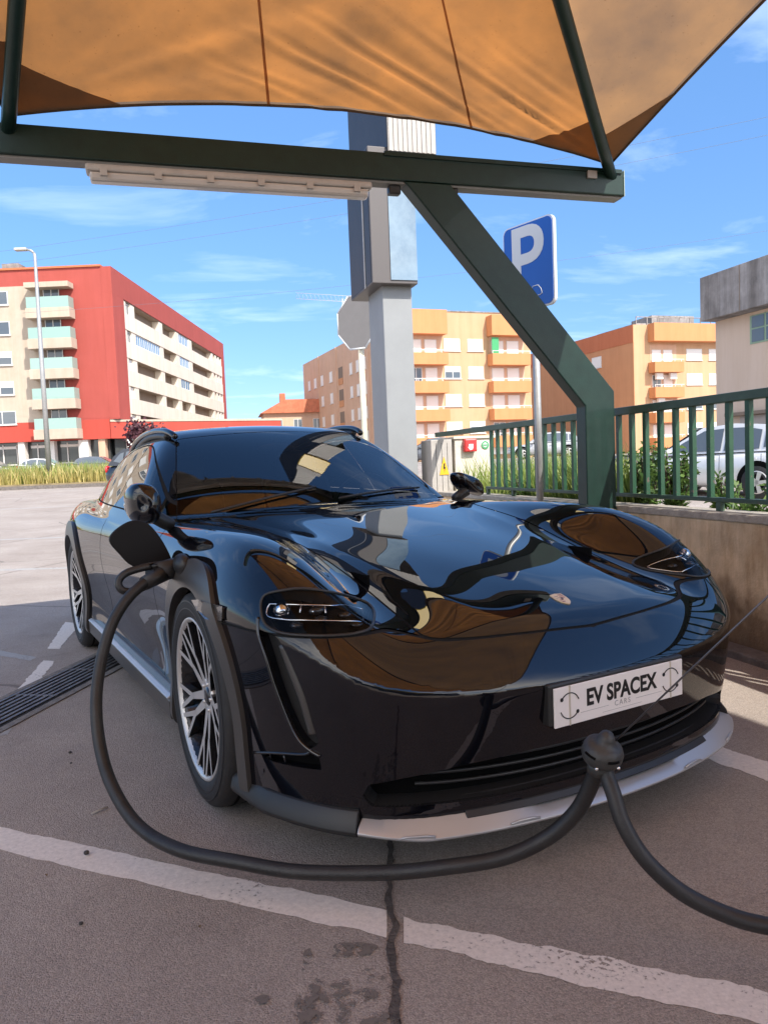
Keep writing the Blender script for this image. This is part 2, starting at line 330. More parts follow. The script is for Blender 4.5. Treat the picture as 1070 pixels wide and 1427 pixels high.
# ------------------------------------------------------------------ car body as one smooth implicit surface (x forward from the front axle, w = |y|, z up)
class Spl:
    """natural cubic cardinal spline basis, linear extrapolation"""
    def __init__(s,k):
        k=np.asarray(k,float);n=len(k);h=np.diff(k)
        A=np.eye(n);B=np.zeros((n,n))
        for i in range(1,n-1):
            A[i,i-1]=h[i-1];A[i,i]=2*(h[i-1]+h[i]);A[i,i+1]=h[i]
            B[i,i-1]+=6/h[i-1];B[i,i]-=6/h[i-1]+6/h[i];B[i,i+1]+=6/h[i]
        s.k=k;s.h=h;s.M=np.linalg.solve(A,B)      # second derivs = M @ values
    def coef(s,v):
        """v (n,...) values -> object evaluated by ev"""
        return np.asarray(v,float), s.M@np.asarray(v,float)
    def ev(s,x,v,m=None):
        """1-D values v"""
        v=np.asarray(v,float); m=s.M@v if m is None else m
        k,h=s.k,s.h
        i=np.clip(np.searchsorted(k,x)-1,0,len(k)-2)
        xc=np.clip(x,k[0],k[-1])
        hh=h[i];a=(k[i+1]-xc)/hh;b=1-a
        r=a*v[i]+b*v[i+1]+((a**3-a)*m[i]+(b**3-b)*m[i+1])*hh*hh/6
        s0=(v[1]-v[0])/h[0]-h[0]*m[1]/6; s1=(v[-1]-v[-2])/h[-1]+h[-1]*m[-2]/6
        return r+np.minimum(x-k[0],0)*s0+np.maximum(x-k[-1],0)*s1
    def basis(s,x):
        """rows of cardinal weights, shape x.shape+(n,)"""
        x=np.asarray(x,float);sh=x.shape;x=x.ravel();k,h=s.k,s.h;n=len(k);E=np.eye(n);r=np.arange(len(x))
        i=np.clip(np.searchsorted(k,x)-1,0,n-2);xc=np.clip(x,k[0],k[-1]);hh=h[i];a=(k[i+1]-xc)/hh;b=1-a
        R=((a**3-a)*hh*hh/6)[:,None]*s.M[i]+((b**3-b)*hh*hh/6)[:,None]*s.M[i+1]
        R[r,i]+=a;R[r,i+1]+=b
        lo=np.minimum(x-k[0],0);hi=np.maximum(x-k[-1],0)
        if lo.any(): R+=lo[:,None]*((E[1]-E[0])/h[0]-h[0]*s.M[1]/6)
        if hi.any(): R+=hi[:,None]*((E[-1]-E[-2])/h[-1]+h[-1]*s.M[-2]/6)
        return R.reshape(sh+(n,))
def smax(a,b,k): 
    h=np.maximum(k-np.abs(a-b),0)/k
    return np.maximum(a,b)+h*h*k*.25
def smin(a,b,k): return -smax(-a,-b,k)

XS=[-4.1,-3.8,-3.4,-2.9,-2.4,-1.8,-1.2,-.8,-.4,0,.25,.45,.62,.78,.9,1.0]
WS=[-.4,-.2,0,.2,.4,.52,.62,.70,.78,.86,.93,1.0]
TT=[[.86,.86,.85,.845,.84,.835,.82,.80,.76,.70],
[.95,.95,.945,.94,.935,.93,.915,.88,.84,.78],
[.985,.985,.982,.98,.978,.975,.968,.945,.905,.85],
[.985,.985,.985,.985,.985,.985,.982,.968,.935,.88],
[.965,.965,.963,.962,.961,.96,.957,.948,.915,.86],
[.955,.955,.953,.951,.95,.948,.945,.937,.91,.85],
[.962,.96,.957,.953,.95,.947,.944,.933,.90,.84],
[.965,.963,.957,.950,.946,.946,.944,.930,.885,.81],
[.922,.922,.917,.915,.925,.942,.950,.932,.88,.80],
[.868,.868,.862,.866,.892,.928,.946,.930,.875,.79],
[.828,.826,.813,.808,.842,.898,.921,.905,.848,.76],
[.790,.786,.768,.757,.784,.836,.860,.846,.792,.71],
[.752,.747,.730,.714,.728,.765,.780,.762,.705,.63],
[.706,.702,.689,.674,.672,.684,.682,.652,.595,.53],
[.662,.659,.645,.630,.618,.606,.58,.54,.48,.41],
[.610,.606,.592,.575,.56,.54,.51,.46,.40,.33]]
TT=np.array(TT);TT=np.concatenate([TT[:,2:3],TT[:,1:2],TT],1)
sX=Spl(XS);sW=Spl(WS)
YX=[-4.1,-3.8,-3.4,-2.9,-2.4,-1.8,-1.2,-.7,-.2,.2,.45,.7,1.0]
YV=[.80,.88,.95,.985,.965,.94,.935,.94,.963,.970,.968,.955,.92]
sY=Spl(YX)
FW=[-.2,0,.2,.4,.55,.65,.75,.83,.9,.96]
FV=[.978,.985,.978,.95,.912,.872,.805,.71,.575,.42]
sF=Spl(FW)
RW=[-.3,0,.3,.5,.65,.78,.88]
RV=[-4.03,-4.04,-4.03,-3.99,-3.92,-3.78,-3.55]
sR=Spl(RW)
OZ=[.1,.2,.3,.42,.55,.65,.75,.85,.95,1.05]
OXk=[-3.4,-2.9,-2.3,-1.8,-1.0,-.6,-.2,.3]
OV=[[.02,.01,.005,0,0,0,.01,.03,.07,.12],
[.02,.01,.005,0,0,0,.01,.03,.07,.12],
[.03,.015,.028,.036,.018,.004,.002,.015,.05,.10],
[.03,.012,.034,.046,.022,.004,0,.015,.05,.10],
[.03,.012,.034,.046,.022,.004,0,.015,.05,.10],
[.03,.012,.026,.032,.016,.004,.003,.02,.06,.11],
[.03,.01,.006,.004,0,0,.005,.03,.07,.12],
[.03,.01,.005,.003,0,0,.005,.03,.07,.12]]
sOZ=Spl(OZ);sOX=Spl(OXk)
FZ=[.1,.16,.22,.3,.42,.52,.62,.75]
FO=[.05,.015,.012,.010,.004,.0,.0,.0]
sZC=Spl([0,.2,.4,.6,.72,.80,.88,1.0])
ZCV=[.532,.534,.542,.556,.580,.620,.685,.80]
sFZ=Spl(FZ)
CX=[-4,-3.6,-3.1,-2.6,-2.0,-1.4,-1.0,-.7]
CV=[.5,.62,.76,.84,.872,.875,.868,.835]
sC=Spl(CX)
PX=[-4,-3.75,-3.5,-3.1,-2.6,-2.2,-1.9,-1.68,-1.5,-1.3,-1.1,-.95,-.812,-.6]
PV=[.94,1.06,1.155,1.268,1.372,1.416,1.418,1.393,1.336,1.247,1.142,1.057,.972,.845]
sP=Spl(PX)
def flow(x,w,z):
    shp=np.broadcast(x,w).shape
    bx=sX.basis(x); bw=sW.basis(w)
    # tensor: works with broadcasting shapes
    T=np.einsum('...i,ij->...j',bx,TT); T=(T*bw).sum(-1)
    wr=.45-.20*x*.9
    T=T+.035*np.exp(-((w-wr)/.16)**2)*(.05-np.sqrt((w-wr)**2+.012**2)/1.6)*np.clip((.85-x)/.3,0,1)*np.clip((x+.9)/.3,0,1)*2.6
    ftop=(z-T)*.93
    Y=sY.ev(x,YV)
    O=(np.einsum('...i,ij->...j',sOX.basis(np.clip(x,-3.4,.3)),np.array(OV))*sOZ.basis(np.clip(z,.1,1.05))).sum(-1)
    fs=w-Y+O
    xf=sF.ev(w,FV);d=(sF.ev(w+.002,FV)-sF.ev(w-.002,FV))/.004
    dz=z-sZC.ev(np.clip(w,0,1),ZCV)
    lean=.70*.5*(dz+np.sqrt(dz*dz+.010**2))+.10*.5*(-dz+np.sqrt(dz*dz+.010**2))-.02
    ff=(x-xf+sFZ.ev(np.clip(z,.1,.75),FO)+lean)/np.sqrt(1+d*d)
    xr=sR.ev(w,RV);d=(sR.ev(w+.002,RV)-sR.ev(w-.002,RV))/.004
    fr=(xr-x+.25*np.maximum(z-.75,0)+.1*np.maximum(.5-z,0))/np.sqrt(1+d*d)
    f=smax(fs,ff,.07)
    f=smax(f,fr,.12)
    f=smax(f,ftop,.075)
    f=smax(f,.165-z,.05)
    return f
def fcab(x,w,z):
    sh=.28*w*w
    t=np.clip((x+2.0)/.8,0,1); t=t*t*(3-2*t)
    P=sP.ev(x+sh*t-.0*w,PV)-.10*w*w
    ft=(z-P); g=(sP.ev(x+.003,PV)-sP.ev(x-.003,PV))/.006
    ft=ft/np.sqrt(1+g*g)
    C=sC.ev(x,CV); dz=np.maximum(z,.90)-.95
    fs=(w-C+.50*dz+.38*dz*np.abs(dz))*.85
    return smax(smax(smax(fs,ft,.085),.70-z,.02),-3.99-x,.05)
def F3(x,y,z):
    w=np.sqrt(y*y+1e-8)
    return smin(flow(x,w,z),fcab(x,w,z),.012)
def grad(P,e=5e-4,F=F3):
    g=np.empty_like(P)
    for k in range(3):
        d=np.zeros(3);d[k]=e
        A=P+d;B=P-d
        g[:,k]=(F(A[:,0],A[:,1],A[:,2])-F(B[:,0],B[:,1],B[:,2]))/(2*e)
    return g
def newton(P,n=4,F=F3):
    for _ in range(n):
        v=F(P[:,0],P[:,1],P[:,2]);g=grad(P,F=F)
        q=(g*g).sum(1)+1e-9
        st=-(v/q)[:,None]*g
        l=np.linalg.norm(st,axis=1,keepdims=True)
        P=P+st*np.minimum(1,.02/np.maximum(l,1e-9))
    return P
def nets(h=.02,lo=(-4.13,-1.04,.12),hi=(1.06,1.04,1.45)):
    ax=[np.arange(lo[k],hi[k]+h,h) for k in range(3)]
    if True:
        n=len(ax[1]); ax[1]=(np.arange(n)-(n-1)/2)*h
    X,Y,Z=ax[0][:,None,None],ax[1][None,:,None],ax[2][None,None,:]
    V=np.empty((len(ax[0]),len(ax[1]),len(ax[2])),np.float32)
    m=len(ax[1])//2
    for a in range(0,len(ax[0]),40):
        V[a:a+40,m:]=F3(X[a:a+40],Y[:,m:],Z)
    V[:,:len(ax[1])-m]=V[:,::-1][:,:len(ax[1])-m]
    S=V<0
    nx,ny,nz=V.shape
    acc=np.zeros((nx-1,ny-1,nz-1,3));cnt=np.zeros((nx-1,ny-1,nz-1))
    corners=[(i,j,k) for i in(0,1) for j in(0,1) for k in(0,1)]
    def sl(o): return V[o[0]:nx-1+o[0],o[1]:ny-1+o[1],o[2]:nz-1+o[2]]
    for a in corners:
        for d in range(3):
            if a[d]==0:
                b=list(a);b[d]=1
                va,vb=sl(a),sl(b)
                m=(va<0)!=(vb<0)
                t=np.where(m,va/np.where(m,va-vb,1),0)
                for q in range(3):
                    acc[...,q]+=np.where(m,a[q]+(t if q==d else 0),0)
                cnt+=m
    act=cnt>0
    idx=-np.ones(act.shape,int);idx[act]=np.arange(act.sum())
    P=acc[act]/cnt[act][:,None]
    I=np.argwhere(act)
    P=np.stack([ax[q][0]+(I[:,q]+P[:,q])*h for q in range(3)],1)
    quads=[]
    for d in range(3):
        o=[(1,0,0),(0,1,0),(0,0,1)][d]
        A=S[:nx-o[0],:ny-o[1],:nz-o[2]];B=S[o[0]:,o[1]:,o[2]:]
        m=np.argwhere(A!=B); 
        e1,e2=[np.array(v) for v in ([(0,1,0),(0,0,1)],[(0,0,1),(1,0,0)],[(1,0,0),(0,1,0)])[d]]
        ok=np.ones(len(m),bool)
        for q in range(3):
            if q!=d: ok&=(m[:,q]>0)&(m[:,q]<[nx,ny,nz][q]-1)
        m=m[ok]
        fl=A[m[:,0],m[:,1],m[:,2]]
        q=np.stack([idx[tuple((m-e1-e2).T)],idx[tuple((m-e2).T)],idx[tuple(m.T)],idx[tuple((m-e1).T)]],1)
        q[~fl]=q[~fl][:,::-1]
        quads.append(q)
    Q=np.concatenate(quads)
    return newton(P,4),Q
# ------------------------------------------------------------------ car: cut the body into panels
CAR = empty('electric_estate_car', (0.17267, 3.06733, 0), math.atan2(-math.cos(.51714), math.sin(.51714)),
            'glossy black electric sports estate charging under the orange canopy', 'car')
def paint_mat():
    m = bpy.data.materials.new('black_car_paint'); m.use_nodes = True; b = m.node_tree.nodes['Principled BSDF']
    b.inputs['Base Color'].default_value = (.0035, .0038, .006, 1); b.inputs['Roughness'].default_value = .5; b.inputs['IOR'].default_value = 1.5
    b.inputs['Coat Weight'].default_value = 1; b.inputs['Coat Roughness'].default_value = .004; b.inputs['Coat IOR'].default_value = 1.62
    b.inputs['Specular IOR Level'].default_value = .0
    return m
M_PAINT = paint_mat()
M_PLAST = mat('satin_black_plastic', (.022, .022, .022), .42, spec=.45, bump=.08, bscale=400)
M_CLAD = mat('arch_cladding', (.062, .058, .053), .32, spec=.5, bump=.06, bscale=500)
M_FLAP = mat('flap_inner_black', (.007, .006, .006), .55, spec=.25)
M_DARK = mat('matt_black', (.004, .004, .004), .85, spec=.08)
M_SEAM = mat('panel_gap', (.002, .002, .002), .9)
M_SILV = mat('silver_trim', (.50, .50, .50), .34, .45, bump=.03, bscale=300)
M_CHROME = mat('chrome', (.75, .75, .75), .12, 1)
M_RUB = mat('tyre_rubber', (.020, .0195, .019), .68, var=.25, vscale=30, bump=.15, bscale=220)
M_RIMS = mat('machined_rim', (.62, .595, .565), .32, .45, bump=.03, bscale=200); M_RIMD = mat('gloss_dark_rim', (.02, .02, .022), .25, .3, coat=.5)
M_DISC = mat('brake_disc', (.30, .29, .28), .35, .9, bump=.1, bscale=200)
M_LEATH = mat('black_leather', (.045, .044, .044), .5, bump=.15, bscale=160); M_TRIMG = mat('grey_seat_trim', (.30, .30, .30), .6)
def glass_mat(name, tint, refl_ior=1.7, rough=.0):
    m = bpy.data.materials.new(name); m.use_nodes = True; t = m.node_tree; n = t.nodes; L = t.links; n.remove(n['Principled BSDF'])
    fr = n.new('ShaderNodeFresnel'); fr.inputs['IOR'].default_value = refl_ior; g = n.new('ShaderNodeBsdfGlossy'); g.inputs['Roughness'].default_value = rough
    tr = n.new('ShaderNodeBsdfTransparent'); tr.inputs['Color'].default_value = (*tint, 1); ms = n.new('ShaderNodeMixShader')
    L.new(fr.outputs[0], ms.inputs[0]); L.new(tr.outputs[0], ms.inputs[1]); L.new(g.outputs[0], ms.inputs[2]); L.new(ms.outputs[0], n['Material Output'].inputs['Surface']); return m
M_GLASS = glass_mat('windscreen_glass', (.62, .66, .67), 2.1); M_SGLASS = glass_mat('side_glass', (.22, .25, .26), 2.1); M_LENS = glass_mat('lamp_lens', (.86, .88, .90), 1.20)

H_NET = .0155
POOL, _q = nets(H_NET)
TRI0 = np.concatenate([_q[:, [0, 1, 2]], _q[:, [0, 2, 3]]])
def W(P): return np.abs(P[:, 1])
def split(tris, sfun):
    """cut triangles along sfun=0; returns (inside, outside)"""
    global POOL
    u = np.unique(tris); s = np.ones(len(POOL)); v = np.asarray(sfun(POOL[u]), float); v[np.abs(v) < 1e-6] = 1e-6; s[u] = v
    ng = (s[tris] < 0).sum(1); ins = [tris[ng == 3]]; out = [tris[ng == 0]]
    mx_ = tris[(ng == 1) | (ng == 2)]
    if len(mx_):
        odd = np.where(ng[(ng == 1) | (ng == 2)] == 1, -1, 1); sg = np.sign(s[mx_]); k = np.argmax(sg == odd[:, None], 1); r = np.arange(len(mx_))
        a, b, c = mx_[r, k], mx_[r, (k + 1) % 3], mx_[r, (k + 2) % 3]
        e = np.concatenate([np.stack([a, b], 1), np.stack([a, c], 1)]); e.sort(1); ue, inv = np.unique(e, axis=0, return_inverse=True); inv = inv.ravel()
        t = s[ue[:, 0]] / (s[ue[:, 0]] - s[ue[:, 1]]); new = POOL[ue[:, 0]] + (POOL[ue[:, 1]] - POOL[ue[:, 0]]) * t[:, None]
        base = len(POOL); POOL = np.concatenate([POOL, newton(new, 2)]); ab = base + inv[:len(mx_)]; ac = base + inv[len(mx_):]
        one = np.stack([a, ab, ac], 1); two = np.concatenate([np.stack([ab, b, c], 1), np.stack([ab, c, ac], 1)]); o2 = np.concatenate([odd, odd])
        ins += [one[odd == -1], two[o2 == 1]]; out += [one[odd == 1], two[o2 == -1]]
    return np.concatenate(ins), np.concatenate(out)
def smooth_poly(pts, n=6):
    P = np.array(pts, float); k = len(P); out = []
    for i in range(k):
        a, b, c, d = P[i - 1], P[i], P[(i + 1) % k], P[(i + 2) % k]
        for j in range(n):
            t = j / n; out.append(.5 * (2 * b + (c - a) * t + (2 * a - 5 * b + 4 * c - d) * t * t + (3 * b - a - 3 * c + d) * t ** 3))
    return np.array(out)
def sdpoly(q, poly):
    """signed distance to a closed polygon, negative inside"""
    P = np.asarray(poly, float); A = P; B = np.roll(P, -1, 0); d = np.full(len(q), 1e9); ins = np.zeros(len(q), bool)
    for a, b in zip(A, B):
        e = b - a; w = q - a; t = np.clip((w @ e) / max(e @ e, 1e-12), 0, 1); r = w - t[:, None] * e; d = np.minimum(d, (r * r).sum(1))
        c = (a[1] > q[:, 1]) != (b[1] > q[:, 1])
        with np.errstate(divide='ignore', invalid='ignore'): xi = a[0] + (q[:, 1] - a[1]) * (b[0] - a[0]) / (b[1] - a[1])
        ins ^= c & (q[:, 0] < xi)
    d = np.sqrt(d); return np.where(ins, -d, d)
def boundary(tris):
    e = np.concatenate([tris[:, [0, 1]], tris[:, [1, 2]], tris[:, [2, 0]]]); key = np.sort(e, 1); _, inv, cnt = np.unique(key, axis=0, return_inverse=True, return_counts=True)
    return e[cnt[inv.ravel()] == 1]
def panel(name, tris, m, parent=None, off=0.0, wall=None, wmat=None):
    """mesh object from pool triangles, pushed out by off, with a rim wall of depth wall, normals taken from the true surface"""
    if len(tris) == 0: return None
    u, inv = np.unique(tris, return_inverse=True); T = inv.reshape(-1, 3); P = POOL[u]; N = grad(P); N /= np.linalg.norm(N, axis=1, keepdims=True) + 1e-12
    V = P + N * off; faces = T.tolist(); nv = [V]; nn = [N]; mi = [0] * len(faces)
    if wall is not None:
        be = boundary(T); a, b = be[:, 0], be[:, 1]; k = len(V); q0, q1, q2, q3 = V[a], V[b], V[b] - N[b] * wall, V[a] - N[a] * wall
        fn = np.cross(q1 - q0, q3 - q0) * -1; fn /= np.linalg.norm(fn, axis=1, keepdims=True) + 1e-12
        if wall < 0: pass
        m4 = len(be); nv.append(np.stack([q0, q1, q2, q3], 1).reshape(-1, 3)); nn.append(np.repeat(fn, 4, 0)); faces += (k + np.arange(m4 * 4).reshape(-1, 4)[:, ::-1]).tolist(); mi += [1 if wmat else 0] * m4
    V = np.concatenate(nv); Nn = np.concatenate(nn)
    me = bpy.data.meshes.new(name); me.from_pydata(V.tolist(), [], faces); me.update(); me.materials.append(m)
    if wmat: me.materials.append(wmat)
    me.polygons.foreach_set('material_index', mi); me.polygons.foreach_set('use_smooth', [True] * len(me.polygons))
    me.normals_split_custom_set_from_vertices(Nn.tolist())
    o = bpy.data.objects.new(name, me); COL.objects.link(o); o.parent = parent; return o
def loop_path(tris, off):
    """longest boundary loop of a region, thinned and smoothed, on the surface"""
    nx = {int(a): int(b) for a, b in boundary(tris)}; best = []
    while nx:
        a0, b0 = nx.popitem(); L_ = [a0]; 
        while b0 in nx: L_.append(b0); b0 = nx.pop(b0)
        if len(L_) > len(best): best = L_
    P = POOL[best]
    for _ in range(6): P = (np.roll(P, 1, 0) + 2 * P + np.roll(P, -1, 0)) / 4
    P = newton(P[::2], 2); N = grad(P); N /= np.linalg.norm(N, axis=1, keepdims=True); P = P + N * off; P = np.concatenate([P, P[:2]]); return [Vector(p) for p in P]
def sides(tris):
    """split a mirrored pair of regions into right (-y) and left (+y)"""
    c = POOL[tris].mean(1)[:, 1]; return tris[c < 0], tris[c >= 0]
def gap_split(tris, sfun, g=.0040):
    """cut a panel out leaving a dark shut line between it and the rest"""
    a, rest = split(tris, lambda P: sfun(P) + g); b, rest = split(rest, lambda P: sfun(P) - g); SEAMS.append(b); return a, rest
SEAMS = []
XZ = lambda P: P[:, [0, 2]]
WZ = lambda P: np.stack([W(P), P[:, 2]], 1)
XW = lambda P: np.stack([P[:, 0], W(P)], 1)
FA, RA, AZ = -.020, -2.904, .368
cabt, low = split(TRI0, lambda P: fcab(P[:, 0], W(P), P[:, 2]) - flow(P[:, 0], W(P), P[:, 2]))
# greenhouse
def s_ws(P): return np.maximum(W(P) - (.752 + (P[:, 0] + .98) * .295), (-1.585 - .12 * W(P) ** 2) - P[:, 0])
wind, cabt = gap_split(cabt, s_ws, .0025)
DLO = [(-1.0, .955), (-1.6, .972), (-2.3, .985), (-2.9, 1.005), (-3.13, 1.05), (-3.05, 1.135), (-2.7, 1.232), (-2.3, 1.302), (-2.0, 1.316), (-1.75, 1.292), (-1.45, 1.188), (-1.15, 1.03)]
s_dlo = lambda P: np.maximum(sdpoly(XZ(P), smooth_poly(DLO)), .36 - W(P))
sglass, cabt = gap_split(cabt, s_dlo, .004)
fwin, swr = split(sglass, lambda P: -1.90 - P[:, 0] - .12 * (P[:, 2] - 1.1)); pil, rwin = split(swr, lambda P: -1.985 - P[:, 0] - .12 * (P[:, 2] - 1.1))
# wheel arches
def arch(xc, r): return lambda P: np.maximum(np.hypot(P[:, 0] - xc, P[:, 2] - AZ) - r, .55 - W(P))
for xc in (FA, RA): _, low = split(low, arch(xc, .392))
for xc in (FA, RA): _, low = split(low, lambda P, xc=xc: np.maximum(np.maximum(np.abs(P[:, 0] - xc) - .392, P[:, 2] - AZ), .55 - W(P)))
def trim_r(P, xc):
    a = np.arctan2(P[:, 2] - AZ, P[:, 0] - xc); t = np.clip(np.sin(a), 0, 1); return .442 + .042 * t ** 2
clad = []
for xc in (FA, RA):
    def s_tr(P, xc=xc):
        d = np.hypot(P[:, 0] - xc, P[:, 2] - AZ) - trim_r(P, xc); low_ = np.abs(P[:, 0] - xc) - .442
        return np.maximum(np.where(P[:, 2] < AZ, low_, d), .60 - W(P))
    c, low = split(low, s_tr); clad.append(c)
# lamps
HLP = smooth_poly([(.907, .757), (.899, .782), (.886, .796), (.862, .805), (.799, .811), (.705, .790), (.605, .754), (.577, .740), (.578, .729), (.599, .720), (.646, .710), (.683, .702), (.752, .699), (.820, .700), (.878, .702), (.903, .710), (.912, .728)], 4)
hlamp, low = split(low, lambda P: np.maximum(sdpoly(WZ(P), HLP), .32 - P[:, 0]))
CUR = smooth_poly([(.520, .700), (.545, .628), (.573, .548), (.609, .459), (.637, .41), (.668, .385), (.698, .404), (.695, .429), (.689, .456), (.677, .525), (.657, .583), (.627, .649), (.598, .688), (.560, .698)], 4)
curt, low = split(low, lambda P: np.maximum(sdpoly(XZ(P), CUR), .62 - W(P)))
VEN = [(.447, .322), (.560, .348), (.663, .368), (.676, .386), (.694, .372), (.696, .352), (.700, .328), (.638, .322), (.543, .317)]
vent, low = split(low, lambda P: np.maximum(sdpoly(XZ(P), VEN), .62 - W(P)))
INT = [(-.4, .352), (0, .352), (.30, .350), (.50, .340), (.66, .318), (.735, .300), (.748, .262), (.725, .236), (.4, .231), (0, .231), (-.4, .231)]
intake, low = split(low, lambda P: np.maximum(sdpoly(WZ(P), INT), .3 - P[:, 0]))
# bonnet, bumper, doors
HOOD = smooth_poly([(.898, -.1), (.898, 0), (.890, .12), (.876, .25), (.852, .38), (.826, .46), (.797, .515), (.755, .533), (.65, .528), (.34, .520), (.04, .540), (-.4, .605), (-.78, .70), (-.90, .715), (-.92, .68), (-.86, .45), (-.81, .2), (-.795, 0), (-.795, -.1)], 4)
hood, low = gap_split(low, lambda P: np.maximum(sdpoly(XW(P), HOOD), .5 - P[:, 2]))
zc = Spl([0, .45, .52, .60, .70, .90, 1.0])
s_bump = lambda P: np.maximum(P[:, 2] - zc.ev(W(P), [.66, .662, .668, .690, .697, .697, .697]), .30 - P[:, 0])
bumper, low = gap_split(low, s_bump)
s_d1 = lambda P: np.maximum.reduce([P[:, 0] + .70 + .03 * np.abs(P[:, 2] - .5), -1.935 - P[:, 0], .272 - P[:, 2], .55 - W(P)])
s_d2 = lambda P: np.maximum.reduce([P[:, 0] + 1.935, -2.80 - P[:, 0], .480 - np.hypot(P[:, 0] - RA, P[:, 2] - AZ), .272 - P[:, 2], .55 - W(P)])
door1, low = gap_split(low, s_d1); door2, low = gap_split(low, s_d2)

panel('body', low, M_PAINT, CAR)
panel('panel_gaps', np.concatenate([s for s in SEAMS if len(s)]), M_SEAM, CAR, off=-.004)
panel('roof', np.concatenate([cabt]), M_PAINT, CAR)
panel('hood', hood, M_PAINT, CAR, wall=.012, wmat=M_SEAM); panel('bumper', bumper, M_PAINT, CAR, wall=.012, wmat=M_SEAM)
for d_, w_ in ((door1, fwin), (door2, rwin)):
    for dd, ww in zip(sides(d_), sides(w_)):
        dp = panel('door', dd, M_PAINT, CAR, wall=.012, wmat=M_SEAM); panel('window', ww, M_SGLASS, dp, off=-.001)
for t_ in sides(pil): panel('window_pillar', t_, M_PAINT, CAR)
panel('windscreen', wind, M_GLASS, CAR, off=-.001)
for c in clad:
    for t_ in sides(c): panel('wheel_arch_trim', t_, M_CLAD, CAR, off=.016, wall=.045)
for t_ in sides(curt): panel('air_curtain', t_, M_PLAST, CAR, off=-.035, wall=-.035, wmat=M_PAINT)
for t_ in sides(vent): panel('corner_vent', t_, M_DARK, CAR, off=-.03, wall=-.03, wmat=M_PAINT)
lg_ = panel('lower_grille', intake, M_DARK, CAR, off=-.07, wall=-.07, wmat=M_PLAST)

def fcab_z(x, y):
    return float(sP.ev(np.array([x + .28 * y * y]), PV)[0]) - .10 * y * y
def onsurf(x, w, z, side):
    """nearest body point to (x, side*w, z) and its normal"""
    P = newton(np.array([[x, side * w, z]], float), 12); N = grad(P)[0]; return Vector(P[0]), Vector(N / np.linalg.norm(N))
for z_ in (.262, .292, .322):
    pa = []
    for w_ in np.linspace(-.66, .66, 23):
        P, N = onsurf(.95, abs(w_), z_, 1 if w_ >= 0 else -1); pa.append(P - N * .045)
    b = MB(); b.tube(pa, .0055, 6); b.build('grille_bar', M_PLAST, lg_)
